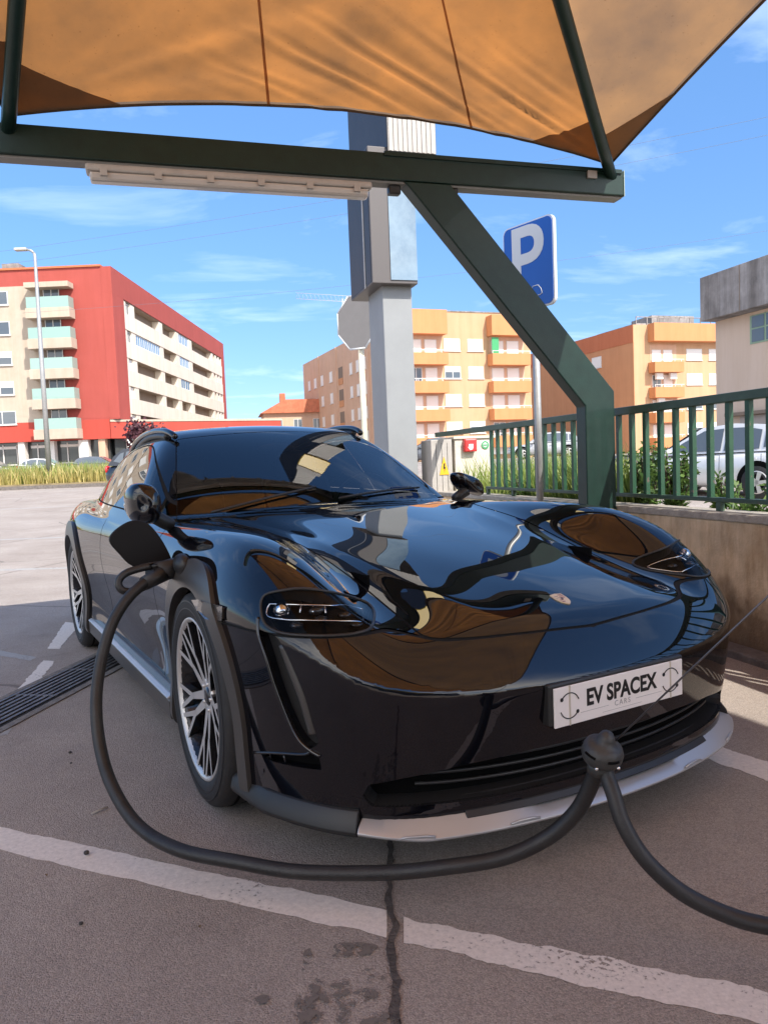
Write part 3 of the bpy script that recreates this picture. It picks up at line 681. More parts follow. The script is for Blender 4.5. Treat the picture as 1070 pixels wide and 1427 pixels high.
# headlamps: recessed black bucket, light bar outline, projector, clear cover
for t_, sd in zip(sides(hlamp), (-1, 1)):
    hl = panel('headlight', t_, M_DARK, CAR, off=-.045, wall=-.045, wmat=M_PLAST)
    panel('lens', t_, M_LENS, hl, off=.0005, wall=.01)
    slit = [(.517, .888, .777), (.555, .861, .779), (.584, .832, .779), (.606, .8, .778), (.621, .765, .776), (.624, .724, .771), (.595, .666, .759), (.575, .618, .745), (.587, .612, .736), (.671, .658, .725), (.685, .684, .729), (.685, .731, .736), (.672, .77, .739), (.652, .806, .741), (.625, .839, .741), (.591, .87, .74), (.534, .903, .744), (.517, .897, .765)]
    pts = []
    for q in spline(slit + [slit[0]], 3):
        P, N = onsurf(*q, sd); pts.append(P - N * .010)
    MB().tube(pts, .0028, 6, caps=False).build('light_bar', M_CHROME, hl)
    b = MB()
    for (x, w_, z) in ((.612, .70, .716), (.62, .77, .716), (.60, .835, .716), (.66, .675, .714)):
        P, N = onsurf(x, w_, z, sd); b.ball(P - N * .028, .020, .022, .010, 14)
    b.build('led_module', M_RIMD, hl)
    rim_ = loop_path(t_, .0008); MB().tube(rim_, .0045, 8, caps=False).build('bezel', M_PLAST, hl)
    P, N = onsurf(.545, .858, .756, sd); b = MB(); b.ball(P - N * .026, .028, .028, .026, 20); b.build('projector', M_CHROME, hl); P, N = onsurf(.60, .77, .750, sd); b = MB(); b.ball(P - N * .032, .018, .030, .016, 20); b.build('reflector_bowl', M_RIMD, hl)
    b = MB()
    for k in range(4):
        P, N = onsurf(.555 + .012 * k, .835 - .03 * k, .772 - .001 * k, sd); P2, N2 = onsurf(.57 + .02 * k, .85 - .03 * k, .745, sd); b.tube([P - N * .02, P2 - N2 * .02], .003, 6)
    b.build('reflector_ribs', M_CHROME, hl)
    # grey rounded post inside the air curtain and its edge blade
    b = MB(); pa = []
    for x, w_, z in ((.600, .88, .67), (.628, .872, .60), (.655, .858, .53), (.672, .85, .46), (.678, .845, .425)):
        P, N = onsurf(x, w_, z, sd); pa.append(P - N * .022)
    b.tube(spline(pa, 4), .020, 12); b.build('air_curtain_post', M_CLAD, CAR)
    b = MB(); pa = []
    for x, w_, z in ((.508, .913, .735), (.520, .912, .69), (.545, .908, .628), (.573, .90, .548), (.609, .883, .459), (.640, .865, .405), (.672, .845, .380), (.70, .83, .368)):
        P, N = onsurf(x, w_, z, sd); pa.append(P + N * .001)
    b.tube(spline(pa, 5), .006, 8); b.build('air_curtain_edge', M_PAINT, CAR)
    b = MB(); pa = []
    for x, w_, z in ((.449, .93, .323), (.56, .89, .349), (.655, .85, .366), (.675, .842, .385)):
        P, N = onsurf(x, w_, z, sd); pa.append(P + N * .001)
    b.tube(spline(pa, 4), .004, 8)
    for x in (.52, .585):
        P, N = onsurf(x, .9, .333, sd); b.tube([P + Vector((0, 0, .012)), P - Vector((0, 0, .014)) - N * .006], .003, 6)
    b.build('vent_trim', M_RIMD, CAR)
    # amberless side marker on the arch edge
    mk = [(.077, .729), (.150, .740), (.241, .744), (.326, .744), (.329, .708), (.28, .702), (.228, .698), (.13, .710)]
    b = MB(); top = []; bot = []
    for x, z in mk:
        P, N = onsurf(x, .96, z, sd); top.append(P + N * (.0195 if x < .25 else .009)); bot.append(P - N * .004)
    k = len(mk); b.add(top + bot, [list(range(k))] + [(i, (i + 1) % k, k + (i + 1) % k, k + i) for i in range(k)])
    o = b.build('side_marker', mat('marker_lens', (.09, .085, .082), .15, .2, coat=1), CAR, bevel=.004)

# front lip: black spoiler and silver skid plate swept along the nose
def nose(w, z=.2): return sF.ev(np.array([w]), FV)[0]
def sweep_lip(name, ws, prof, m, sgn=(1,)):
    """prof(w) -> list of (dx,z); swept across the car"""
    vs = []; k = None
    for w_ in ws:
        x = nose(abs(w_)) if abs(w_) < .93 else nose(.93) - (abs(w_) - .93) * 9; pr = prof(w_); k = len(pr)
        d = (nose(abs(w_) + .005) - nose(abs(w_) - .005)) / .01 if abs(w_) < .9 else -3.2
        nx, ny = 1 / math.hypot(1, d), -d / math.hypot(1, d) * (1 if w_ >= 0 else -1)
        vs += [(x + dx * nx, w_ + dx * ny, z) for dx, z in pr]
    fs = [(i * k + j, i * k + (j + 1) % k, (i + 1) * k + (j + 1) % k, (i + 1) * k + j) for i in range(len(ws) - 1) for j in range(k)]
    fs += [list(range(k)), list(range((len(ws) - 1) * k, len(ws) * k))[::-1]]
    b = MB(); b.add(vs, fs, 0, True); o = b.build(name, m, CAR, bevel=.003)
    bm = bmesh.new(); bm.from_mesh(o.data); bmesh.ops.recalc_face_normals(bm, faces=bm.faces)
    for f in bm.faces: f.smooth = True
    for e in bm.edges: e.smooth = e.calc_face_angle(0) < .6
    bm.to_mesh(o.data); bm.free(); return o
wsm = np.linspace(-.765, .765, 61)
def skid(w_):
    a = abs(w_); t = min(1, max(0, (a - .27) / .10)); t = t * t * (3 - 2 * t); e = max(0, (a - .62) / .145); top = .180 + .046 * t - .012 * e; back = -.02 - .05 * t
    return [(-.06, .142), (.016, .150 + .02 * e), (.022, .158 + .02 * e), (.010, .170 + .02 * e), (back, top), (-.10, top - .006)]
sweep_lip('skid_plate', wsm, skid, M_SILV)
for sg in (-1, 1):
    sweep_lip('front_lip', [sg * v for v in np.linspace(.768, .952, 16)], lambda w_: [(-.10, .152), (.004, .158), (.012, .172), (.004, .205), (-.012, .226), (-.10, .226)], M_PLAST)
    b = MB()
    for w0 in (.30, .60):
        pa = [(nose(w_) + .020, sg * w_, .163 + (.006 if 0 < i < 4 else .001)) for i, w_ in enumerate(np.linspace(w0, w0 + .09, 5))]
        b.tube(pa, .0038, 6); b.build('skid_rib', M_SILV, CAR); b = MB()
sweep_lip('lip_recess', np.linspace(-.50, .50, 31), lambda w_: [(-.12, .178), (-.012, .186), (-.055, .236), (-.12, .236)], M_PLAST)

# number plate, letters and the ring of two plugs at each end
M_PLATE = mat('plate_white', (.86, .82, .78), .35, coat=.3); M_INK = mat('plate_ink', (.006, .006, .006), .5); M_GREYINK = mat('plate_grey_ink', (.38, .37, .36), .5); M_TAPE = mat('tape', (.55, .50, .40), .4)
plx, plz = 1.012, .470
pl = MB().box(plx - .006, plx, -.26, .26, plz - .056, plz + .056).build('number_plate', M_PLATE, CAR, bevel=.002)
MB().box(plx - .05, plx - .007, -.272, .272, plz - .052, plz + .066).build('plate_holder', M_PLAST, pl, bevel=.006)
def on_plate(vs, fs, cy_, cz_, sx=1.0, d=.0006):
    return [(plx + d + v.z, cy_ + v.x * sx, plz + cz_ + v.y) for v in vs], fs
b = MB(); b.add(*on_plate(*text_mesh('EV SPACEX', .066, .0022, .0004, 1.02), 0.0, .008, .86)); b.build('lettering', M_INK, pl)
b = MB(); b.add(*on_plate(*text_mesh('CARS', .022, 0, .0003, 1.35), 0.0, -.028)); b.box(plx, plx + .0008, -.165, -.055, -.0285 + plz, -.0275 + plz); b.box(plx, plx + .0008, .055, .165, -.0285 + plz, -.0275 + plz); b.box(plx, plx + .0008, -.08, .08, -.0445 + plz, -.0437 + plz)
b.build('small_lettering', M_GREYINK, pl)
for sy in (-.205, .205):
    b = MB()
    for a0, a1 in ((PI * .12, PI * .80), (PI * 1.12, PI * 1.80)):
        pa = [(plx + .001, sy + .036 * math.cos(a), plz + .036 * math.sin(a)) for a in np.linspace(a0, a1, 14)]; b.tube(pa, .0016, 6)
    for a in (PI * .80, PI * 1.80): b.ball((plx + .001, sy + .036 * math.cos(a), plz + .036 * math.sin(a)), .0015, .006, .006, 10)
    b.build('plug_ring_emblem', M_INK, pl)
    MB().box(plx, plx + .0014, sy - .002, sy + .003, plz - .056, plz + .057).build('tape', M_TAPE, pl)
# bonnet crest: gold shield with red and black fields
P, N = onsurf(.767, 0, .707, 1); ux = Vector((0, 1, 0)); uz = N.cross(ux) * -1
uz = (Vector((-1, 0, .35)) - N * N.dot(Vector((-1, 0, .35)))).normalized()
def shield(s, d, top=1.0):
    pts = [(-.9, .95), (-.45, 1.0), (0, 1.08), (.45, 1.0), (.9, .95), (.92, .1), (.72, -.5), (.35, -.9), (0, -1.1), (-.35, -.9), (-.72, -.5), (-.92, .1)]
    return [P + ux * (x * s * .026) + uz * (y * s * .034) + N * d for x, y in pts]
b = MB(); a, c = shield(1, -.002), shield(1, .003); b.add(a + c, [list(range(12, 24))] + [(i, (i + 1) % 12, 12 + (i + 1) % 12, 12 + i) for i in range(12)])
cr = b.build('crest', mat('gold_enamel', (.85, .66, .42), .35, .25), CAR)
b = MB()
def field(x0, x1, y0, y1, mi): b.add([P + ux * (x * .026) + uz * (y * .034) + N * .0034 for x, y in ((x0, y0), (x1, y0), (x1, y1), (x0, y1))], [(0, 1, 2, 3)], mi)
for y in (.12, .40, .66): field(.08, .70, y, y + .13, 0)
for y in (-.30, -.62): field(-.55, -.08, y, y + .14, 0)
for y in (.16, .46): field(-.70, -.10, y, y + .06, 1)
field(-.16, .16, -.18, .20, 1)
b.build('crest_fields', [mat('red_enamel', (.30, .05, .04), .3), mat('black_enamel', (.01, .01, .01), .3)], cr)

# side skirts, roof rails, mirrors
for sg in (-1, 1):
    b = MB(); b.prism([(.915, .252), (.960, .254), (.963, .261), (.945, .271), (.915, .275)], 0, -.47, -2.42); 
    for i, v in enumerate(b.v): b.v[i] = (v[0], v[1] * sg, v[2])
    b.build('side_skirt', M_SILV, CAR, bevel=.004)
    b = MB(); b.prism([(.86, .16), (.955, .175), (.958, .250), (.925, .290), (.86, .29)], 0, -.45, -2.44)
    for i, v in enumerate(b.v): b.v[i] = (v[0], v[1] * sg, v[2])
    b.build('sill', M_CLAD, CAR, bevel=.006)
    pa = [(-1.60, .570, 1.346), (-1.66, .580, 1.370), (-1.78, .588, 1.390), (-2.0, .596, 1.398), (-2.3, .596, 1.382), (-2.6, .585, 1.338), (-2.9, .56, 1.248), (-3.06, .545, 1.20)]
    b = MB(); b.tube([(x, y * sg, z) for x, y, z in spline(pa, 5)], [.010] + [.017] * 34 + [.010], 10); b.build('roof_rail', M_PAINT, CAR)
    pw = [(-1.72, .584, 1.355), (-1.9, .592, 1.368), (-2.2, .592, 1.360), (-2.6, .58, 1.290), (-3.0, .545, 1.19)]
    b = MB(); b.tube([(x, y * sg, z) for x, y, z in spline(pw, 5)], .018, 8); b.build('rail_base', M_PLAST, CAR)
    mx_, my_ = (-.66, -.965) if sg < 0 else (-1.0, .94)
    b = MB(); n_ = 20; vs = []; prof = [(.085, .10, 0), (.078, .62, .004), (.055, .88, .006), (.02, 1.0, .004), (-.03, 1.02, 0), (-.07, .97, 0), (-.075, .90, 0)]
    for dx, s, dz in prof:
        for j in range(n_):
            a = 2 * PI * j / n_; cc, ss = math.cos(a), math.sin(a); e = .75
            vs.append((mx_ + dx * (1 if sg < 0 else .7) + .02 * abs(cc) * (-1 if cc * sg > 0 else .3), my_ + (.066 if sg < 0 else .110) * s * math.copysign(abs(cc) ** e, cc), (1.032 if sg < 0 else 1.018) + dz + (.086 if sg < 0 else .048) * s * math.copysign(abs(ss) ** e, ss) + (.012 if sg < 0 else -.050) * s * cc * sg))
    k = len(prof); b.add(vs, [(i * n_ + j, i * n_ + (j + 1) % n_, (i + 1) * n_ + (j + 1) % n_, (i + 1) * n_ + j) for i in range(k - 1) for j in range(n_)] + [list(range(n_))[::-1], [(k - 1) * n_ + j for j in range(n_)]], 0, True)
    mo = b.build('mirror', M_PAINT, CAR); sm = mo.modifiers.new('smooth', 'SUBSURF'); sm.levels = sm.render_levels = 2
    b = MB(); b.ball((mx_ - (.068 if sg < 0 else .046), my_, 1.03 if sg < 0 else 1.015), .006, .068, .070 if sg < 0 else .036, 20); b.build('mirror_glass', M_CHROME, mo)
    b = MB(); b.tube(spline([(mx_ + .01, my_ - sg * .03, .985), (mx_ + .0, my_ - sg * .075, .955), (mx_ - .02, .86 * sg, .94)], 4), [.034, .032, .030, .030, .030, .030, .030, .030, .03], 12); b.build('mirror_stalk', M_PLAST, mo)

# wheel: tyre, ten Y spokes, disc and calliper; axis along y, outer face towards -y
def make_wheel():
    w = empty('wheel', (0, 0, 0)); w.parent = CAR
    R, rr = .3735, .276
    prof = [(rr - .01, -.105), (rr, -.122), (rr + .018, -.132), (rr + .05, -.136), (R - .028, -.130), (R - .010, -.118), (R - .002, -.098), (R, -.06), (R, .06), (R - .002, .098), (R - .012, .12), (R - .05, .134), (rr, .12), (rr - .01, .10)]
    b = MB(); b.lathe(prof, 72, 'y')
    ty = b.build('tyre', M_RUB, w)
    b = MB()
    for x in (-.07, -.025, .025, .07): b.lathe([(R + .0006, x - .006), (R + .0006, x + .006)], 72, 'y')
    b.build('tread_groove', M_DARK, ty)
    b = MB()
    for k, rad in enumerate((.312, .338)): b.lathe([(rad, -.1364 + .001 * k), (rad + .004, -.1362 + .0015 * k)], 72, 'y')
    b.build('sidewall_ring', M_PLAST, ty)
    rim = MB().lathe([(rr - .012, -.112), (rr - .004, -.127), (rr + .004, -.128), (rr + .006, -.122), (rr - .004, -.112)], 72, 'y').build('rim', M_RIMS, w)
    MB().lathe([(rr - .008, -.118), (.255, -.10), (.245, .0), (.25, .11)], 64, 'y').build('barrel', M_RIMD, rim)
    front = MB(); side = MB()
    def spoke(a0, r0, a1, r1, w0, w1, y0, y1, d=.030):
        p = [(r0 * math.cos(a0), r0 * math.sin(a0)), (r1 * math.cos(a1), r1 * math.sin(a1))]; e = Vector((p[1][0] - p[0][0], p[1][1] - p[0][1])).normalized(); n = Vector((-e.y, e.x))
        q = [(p[0][0] + n.x * w0, y0, p[0][1] + n.y * w0), (p[0][0] - n.x * w0, y0, p[0][1] - n.y * w0), (p[1][0] - n.x * w1, y1, p[1][1] - n.y * w1), (p[1][0] + n.x * w1, y1, p[1][1] + n.y * w1)]
        front.add(q, [(0, 1, 2, 3)]); q2 = [(x * 1.0, y + d, z) for x, y, z in q]; g = .003
        side.add([(x, y + .0006, z) for x, y, z in q] + q2, [(i, (i + 1) % 4, 4 + (i + 1) % 4, 4 + i) for i in range(4)] + [(7, 6, 5, 4)])
    for k in range(10):
        a = 2 * PI * k / 10 + .12; st = .17 if k % 2 else -.17
        rm = .150; am = a + (.10 if k % 2 else -.10)
        spoke(a, .045, am, rm, .0165, .0115, -.088, -.104)
        for da in (-.155, .155): spoke(am, rm - .004, am + da, rr - .006, .0098, .0075, -.104, -.121)
    front.build('spokes', M_RIMS, rim); side.build('spoke_sides', M_RIMD, rim)
    MB().lathe([(0, -.094), (.022, -.094), (.030, -.090), (.034, -.085)], 32, 'y').build('centre_cap', M_RIMD, rim)
    b = MB(); b.lathe([(.034, -.086), (.060, -.090), (.064, -.080), (.060, -.05)], 40, 'y')
    for k in range(5):
        a = 2 * PI * k / 5; b.lathe([(0, -.094), (.007, -.094), (.008, -.086)], 8, 'y', (.048 * math.cos(a), 0, .048 * math.sin(a)))
    b.build('hub', M_RIMS, rim)
    MB().lathe([(.07, -.02), (.205, -.02), (.205, .012), (.07, .012)], 56, 'y').build('brake_disc', M_DISC, w)
    b = MB(); pts = []
    for a in np.linspace(.15, 1.05, 10): pts.append((.222 * math.cos(a), .222 * math.sin(a)))
    for a in np.linspace(1.05, .15, 10): pts.append((.125 * math.cos(a), .125 * math.sin(a)))
    b.prism(pts, 1, -.052, .045); b.build('brake_calliper', mat('calliper', (.03, .03, .034), .35, coat=.4), w, bevel=.008)
    MB().lathe([(.0, .06), (.36, .06), (.362, .14)], 40, 'y').build('backing_plate', M_DARK, w)
    return w
wh = make_wheel(); wh.location = (FA, -.838, .3735); wh.rotation_euler = (0, 0, math.radians(-1.5))
for x, y, rz in ((FA, .838, PI - math.radians(1.5)), (RA, -.828, 0), (RA, .828, PI)):
    c = copy_tree(wh, CAR); c.location = (x, y, .3735); c.rotation_euler = (0, 0, rz)
for xc in (FA, RA):
    for sg in (-1, 1):
        b = MB(); n_ = 40; vs = []
        for i in range(n_ + 1):
            a = -.35 + (PI + .7) * i / n_; vs += [(xc + .415 * math.cos(a), .50 * sg, AZ + .415 * math.sin(a)), (xc + .415 * math.cos(a), .935 * sg, AZ + .415 * math.sin(a))]
        b.add(vs, [(2 * i, 2 * i + 1, 2 * i + 3, 2 * i + 2) for i in range(n_)]); b.box(xc - .42, xc + .42, .49 * sg, .50 * sg, .16, .80); b.build('wheel_well', M_DARK, CAR)
MB().box(-2.45, -.45, -.84, .84, .15, .20).box(-3.9, .80, -.49, .49, .15, .19).build('underbody', M_DARK, CAR)

# cabin seen through the glass
b = MB(); b.box(-1.05, -.72, -.74, .74, .70, .90); b.prism([(-.86, .90), (-1.06, .905), (-1.14, .88), (-1.16, .80), (-.86, .78)], 1, -.74, .74); b.build('dashboard', M_LEATH, CAR, bevel=.03)
b = MB(); b.prism([(-1.0, .90), (-1.02, .945), (-1.14, .945), (-1.16, .89)], 1, .20, .58); b.build('instrument_hood', M_LEATH, CAR, bevel=.015)
b = MB(); b.lathe([(.185, -.010), (.196, 0), (.185, .010), (.174, 0)], 40, 'x', (0, 0, 0), closed=True)
for a in (PI * 1.5, 0, PI): b.tube([(0, .03 * math.sin(a), .03 * math.cos(a)), (0, .18 * math.sin(a + PI / 2), .18 * math.cos(a + PI / 2))], .012, 6)
b.ball((0, 0, 0), .03, .06, .055, 14); so = b.build('steering_wheel', M_LEATH, CAR); so.location = (-1.27, .38, .93); so.rotation_euler = (0, .38, 0)
def seat(x, y, nm='seat'):
    b = MB(); P = [(0, .30), (0, .42), (-.30, .46), (-.52, .44), (-.60, .60), (-.70, .98), (-.76, 1.10), (-.84, 1.09), (-.74, .60), (-.66, .34)]
    b.prism([(x + p, z) for p, z in P], 1, y - .24, y + .24); b.build(nm, M_LEATH, CAR, bevel=.05)
    b = MB(); b.prism([(x - .74, 1.08), (x - .71, 1.14), (x - .75, 1.26), (x - .82, 1.27), (x - .85, 1.20), (x - .83, 1.08)], 1, y - .13, y + .13); b.build('headrest', M_TRIMG, CAR, bevel=.025)
seat(-1.42, -.38); seat(-1.42, .38)
b = MB(); b.prism([(-2.35, .40), (-2.35, .55), (-2.80, .52), (-2.98, 1.02), (-3.08, 1.02), (-2.95, .40)], 1, -.62, .62); b.build('rear_bench', M_LEATH, CAR, bevel=.04)
MB().box(-3.3, -.8, -.80, .80, .28, .31).build('cabin_floor', M_DARK, CAR)
b = MB(); b.ball((-1.58, 0, 1.270), .012, .115, .030, 16); b.tube([(-1.58, 0, 1.28), (-1.57, 0, 1.335)], .010, 8); b.build('rear_view_mirror', M_LEATH, CAR)
for y0, y1 in ((.02, .62), (-.60, -.06)):
    pa = []
    for k in range(9):
        y = y0 + (y1 - y0) * k / 8; x = -.835 - .28 * y * y - .012 * k; P = newton(np.array([[x, y, fcab_z(x, y)]]), 6)[0]; pa.append(Vector(P) + Vector((.006, 0, .010)))
    b = MB(); b.tube(pa, .006, 6); b.build('wiper', M_PLAST, CAR)
# charge flap, socket cover
fo = [(-1.162, .915), (-1.147, .949), (-1.093, .982), (-1.046, .984), (-1.008, .959), (-.966, .893), (-.938, .818), (-.951, .783), (-.989, .785), (-1.083, .814), (-1.131, .867)]
b = MB(); b.prism([tuple(p) for p in smooth_poly(fo, 4)], 0, -.372, -.352); b.build('charge_flap', M_FLAP, CAR, bevel=.004)
b = MB(); b.tube([(-.36, -.95, .80), (-.33, -.90, .80)], .018, 10); b.build('flap_hinge', M_PLAST, CAR)
b = MB(); b.ball((-.16, -.952, .828), .06, .030, .040, 18); b.build('socket_cover', M_PLAST, CAR)
b = MB(); b.ball((-.26, -.935, .815), .085, .022, .055, 18); b.build('charge_socket', M_DARK, CAR)
# ------------------------------------------------------------------ wall, fence, boxes
WU = Vector((-.281, .960, 0)).normalized(); WN = Vector((-WU.y, WU.x, 0))        # along the wall (away), and towards the car
W0 = Vector((2.06, 4.09, 0)); WF = frame(W0, WU, -WN)                              # x along wall, y behind it
def wall_material():
    m = mat('stained_render', (.62, .47, .31), .9, var=.22, vscale=5, bump=.35, bscale=70); t = m.node_tree; n = t.nodes; L = t.links; b = n['Principled BSDF']
    src = b.inputs['Base Color'].links[0].from_socket
    co = n.new('ShaderNodeTexCoord'); mpn = n.new('ShaderNodeMapping'); mpn.inputs['Scale'].default_value = (4.5, 4.5, .9); L.new(co.outputs['Object'], mpn.inputs[0])
    z = n.new('ShaderNodeTexNoise'); z.inputs['Scale'].default_value = 1.6; z.inputs['Detail'].default_value = 7; z.inputs['Roughness'].default_value = .65; L.new(mpn.outputs[0], z.inputs['Vector'])
    s = n.new('ShaderNodeSeparateXYZ'); L.new(co.outputs['Object'], s.inputs[0])
    r = n.new('ShaderNodeValToRGB'); r.color_ramp.elements[0].position = .42; r.color_ramp.elements[1].position = .66; L.new(z.outputs[0], r.inputs[0])
    x = n.new('ShaderNodeMix'); x.data_type = 'RGBA'; x.blend_type = 'MULTIPLY'; L.new(r.outputs[0], x.inputs['Factor']); L.new(src, x.inputs['A']); x.inputs['B'].default_value = (.66, .58, .48, 1)
    z3 = n.new('ShaderNodeTexNoise'); z3.inputs['Scale'].default_value = 9; z3.inputs['Detail'].default_value = 6; L.new(co.outputs['Object'], z3.inputs['Vector'])
    # ragged darker band along the foot of the wall
    a = n.new('ShaderNodeMath'); a.operation = 'MULTIPLY_ADD'; L.new(z3.outputs[0], a.inputs[0]); a.inputs[1].default_value = -.40; L.new(s.outputs[2], a.inputs[2])
    r3 = n.new('ShaderNodeValToRGB'); r3.color_ramp.elements[0].position = .0; r3.color_ramp.elements[1].position = .22; r3.color_ramp.elements[0].color = (.34, .30, .26, 1); r3.color_ramp.elements[1].color = (1, 1, 1, 1); L.new(a.outputs[0], r3.inputs[0])
    y = n.new('ShaderNodeMix'); y.data_type = 'RGBA'; y.blend_type = 'MULTIPLY'; y.inputs['Factor'].default_value = 1; L.new(x.outputs['Result'], y.inputs['A']); L.new(r3.outputs[0], y.inputs['B']); L.new(y.outputs['Result'], b.inputs['Base Color'])
    return m
M_WALL = wall_material(); M_CAP = mat('wall_cap', (.36, .32, .27), .9, var=.3, vscale=14, bump=.4, bscale=80); M_KERB = mat('kerb_concrete', (.16, .14, .125), .9, var=.35, vscale=12, bump=.5, bscale=60)
wt_ = empty('retaining_wall', (0, 0, 0), 0, 'low rendered boundary wall with brown rain streaks below the green fence', 'wall')
MB().box(-5.5, 5.35, .012, .22, -.05, .745, fr=WF).build('wall', M_WALL, wt_, bevel=.006)
MB().box(-5.5, 5.36, 0, .235, .745, .790, fr=WF).build('cap', M_CAP, wt_, bevel=.008)
b = MB(); b.box(-5.5, 5.35, -.13, .011, -.05, .045, fr=WF); tag(b.build('kerb', M_KERB, None, bevel=.01), kind='structure')

def steel_green(name, c, chips=True):
    m = mat(name, c, .42, var=.18, vscale=9, bump=.06, bscale=120, coat=.06, spec=.35); t = m.node_tree; n = t.nodes; L = t.links; b = n['Principled BSDF']
    if chips:
        src = b.inputs['Base Color'].links[0].from_socket; co = n.new('ShaderNodeTexCoord'); z = n.new('ShaderNodeTexNoise'); z.inputs['Scale'].default_value = 26; z.inputs['Detail'].default_value = 5; L.new(co.outputs['Object'], z.inputs['Vector'])
        r = n.new('ShaderNodeValToRGB'); r.color_ramp.elements[0].position = .66; r.color_ramp.elements[1].position = .70; L.new(z.outputs[0], r.inputs[0])
        x = n.new('ShaderNodeMix'); x.data_type = 'RGBA'; L.new(r.outputs[0], x.inputs['Factor']); L.new(src, x.inputs['A']); x.inputs['B'].default_value = (.11, .09, .07, 1); L.new(x.outputs['Result'], b.inputs['Base Color'])
    return m
M_FGREEN = steel_green('fence_green', (.026, .078, .043)); M_FRAIL = steel_green('fence_rail_green', (.050, .085, .058)); M_BEAM = steel_green('beam_green', (.009, .029, .022), False)
fe = empty('picket_fence', (0, 0, 0), 0, 'green steel picket fence standing on the low stained wall', 'fence')
FR0, FR1 = -3.2, 5.33
MB().box(FR0, FR1, .085, .145, 1.435, 1.490, fr=WF).build('top_rail', M_FRAIL, fe, bevel=.006)
MB().box(FR0, 3.90, .095, .135, .845, .872, fr=WF).build('bottom_rail', M_FRAIL, fe, bevel=.004)
for k, x in enumerate(np.arange(FR0 + .1, 3.90, .160)):
    rr_ = random.gauss(0, .002); MB().box(x - .0175, x + .0175, .100 + rr_, .130 + rr_, .870, 1.438, fr=WF).build('picket', M_FGREEN, fe)
for x in (-2.3, -.9, .5, 1.9, 3.3, 3.88): MB().box(x - .02, x + .02, .10, .13, .78, .848, fr=WF).build('foot', M_FRAIL, fe)

M_CREAM = mat('cream_render', (.62, .56, .47), .85, var=.08, vscale=6, bump=.2, bscale=60); M_CABG = mat('cabinet_grey', (.40, .37, .34), .6, var=.08); M_RED = mat('alarm_red', (.55, .02, .02), .35, coat=.3); M_YEL = mat('warning_yellow', (.75, .42, .02), .5); M_BLK = mat('black_print', (.01, .01, .01), .6); M_WHT = mat('white_print', (.75, .74, .72), .5); M_GRN = mat('sticker_green', (.05, .32, .12), .5)
BX = frame((.87, 9.10, 0), (.96, .281), (-.281, .96))
mh = empty('meter_housing', (0, 0, 0), 0, 'cream rendered meter housing at the far end of the green fence', 'housing')
MB().box(0, .50, 0, .42, 0, 1.40, fr=BX).build('housing', M_CREAM, mh, bevel=.008); MB().box(-.02, .52, -.02, .44, 1.40, 1.43, fr=BX).build('cap', M_CREAM, mh, bevel=.005)
b = MB(); b.lathe([(0, -.004), (.055, -.004), (.055, .002)], 28, 'y', (.39, 0, 1.32)); b.v = [tuple(BX @ Vector(p)) for p in b.v]; st_ = b.build('round_sticker', M_WHT, mh)
b = MB(); b.lathe([(.030, -.006), (.048, -.006)], 28, 'y', (.39, 0, 1.32)); b.box(.365, .415, -.0065, -.0055, 1.312, 1.328); b.v = [tuple(BX @ Vector(p)) for p in b.v]; b.build('sticker_print', M_GRN, st_)
fa = MB().box(.10, .255, -.075, -.001, 1.245, 1.395, fr=BX).build('fire_call_point', M_RED, None, bevel=.012); tag(fa, 'small red fire alarm call point on the cream meter housing', 'alarm box')
b = MB(); b.box(.150, .205, -.0775, -.0755, 1.285, 1.335, fr=BX); b.prism([(.135, 1.300), (.165, 1.262), (.20, 1.275), (.178, 1.312)], 1, -.079, -.0776, fr=BX); b.build('white_glass', M_WHT, fa)
ec = empty('electric_cabinet', (0, 0, 0), 0, 'grey electric cabinet with a yellow warning triangle beside the meter housing', 'cabinet')
MB().box(-.30, -.035, .0, .36, 0, 1.40, fr=BX).build('case', M_CABG, ec, bevel=.008); b = MB(); [b.box(x, x + .004, -.003, .001, .1, 1.36, fr=BX) for x in (-.24, -.17, -.10)]; b.build('door_ribs', M_PLAST, ec)
b = MB(); b.prism([(-.205, .985), (-.085, .985), (-.145, 1.20)], 1, -.008, -.004, fr=BX); wtri = b.build('warning_triangle', M_YEL, ec)
b = MB(); b.prism([(-.150, 1.12), (-.132, 1.12), (-.140, 1.075), (-.128, 1.075), (-.148, 1.01), (-.145, 1.055), (-.158, 1.055)], 1, -.010, -.0085, fr=BX); b.build('lightning_bolt', M_BLK, wtri)

# ------------------------------------------------------------------ green canopy frame
BU = Vector((.9594, .2820, 0)); BNRM = Vector((.2820, -.9594, 0))
def on_plane(px, py):
    """point of the frame's vertical plane as (s, z)"""
    return px, py
BFR = frame((1.72, 5.515, 0), BU, -BNRM)       # x along beam (0 = right end), y away from viewer
fr_ = empty('canopy_frame', (0, 0, 0), 0, 'dark green steel post with sloping strut carrying the canopy beam', 'canopy frame')
MB().box(-4.9, .02, -.07, .07, 2.952, 3.118, fr=BFR).build('beam', M_BEAM, fr_, bevel=.006)
SP = [(-.318, 0), (-.318, 1.50), (-1.585, 2.95), (-1.272, 2.95), (-.085, 1.60), (-.085, 0)]
b = MB(); b.prism(SP, 1, -.065, .065, fr=BFR); b.build('strut_post', M_BEAM, fr_, bevel=.008)
MB().box(-.42, .02, -.13, .13, 0, .018, fr=BFR).build('base_plate', M_BEAM, fr_)
MB().box(.0205, .026, -.072, .072, 2.948, 3.122, fr=BFR).build('end_cap', mat('end_cap_green', (.30, .36, .31), .5), fr_)
MB().box(-4.9, .015, -.045, .045, 2.938, 2.9515, fr=BFR).build('beam_flange', mat('flange_grey', (.26, .25, .23), .6), fr_)
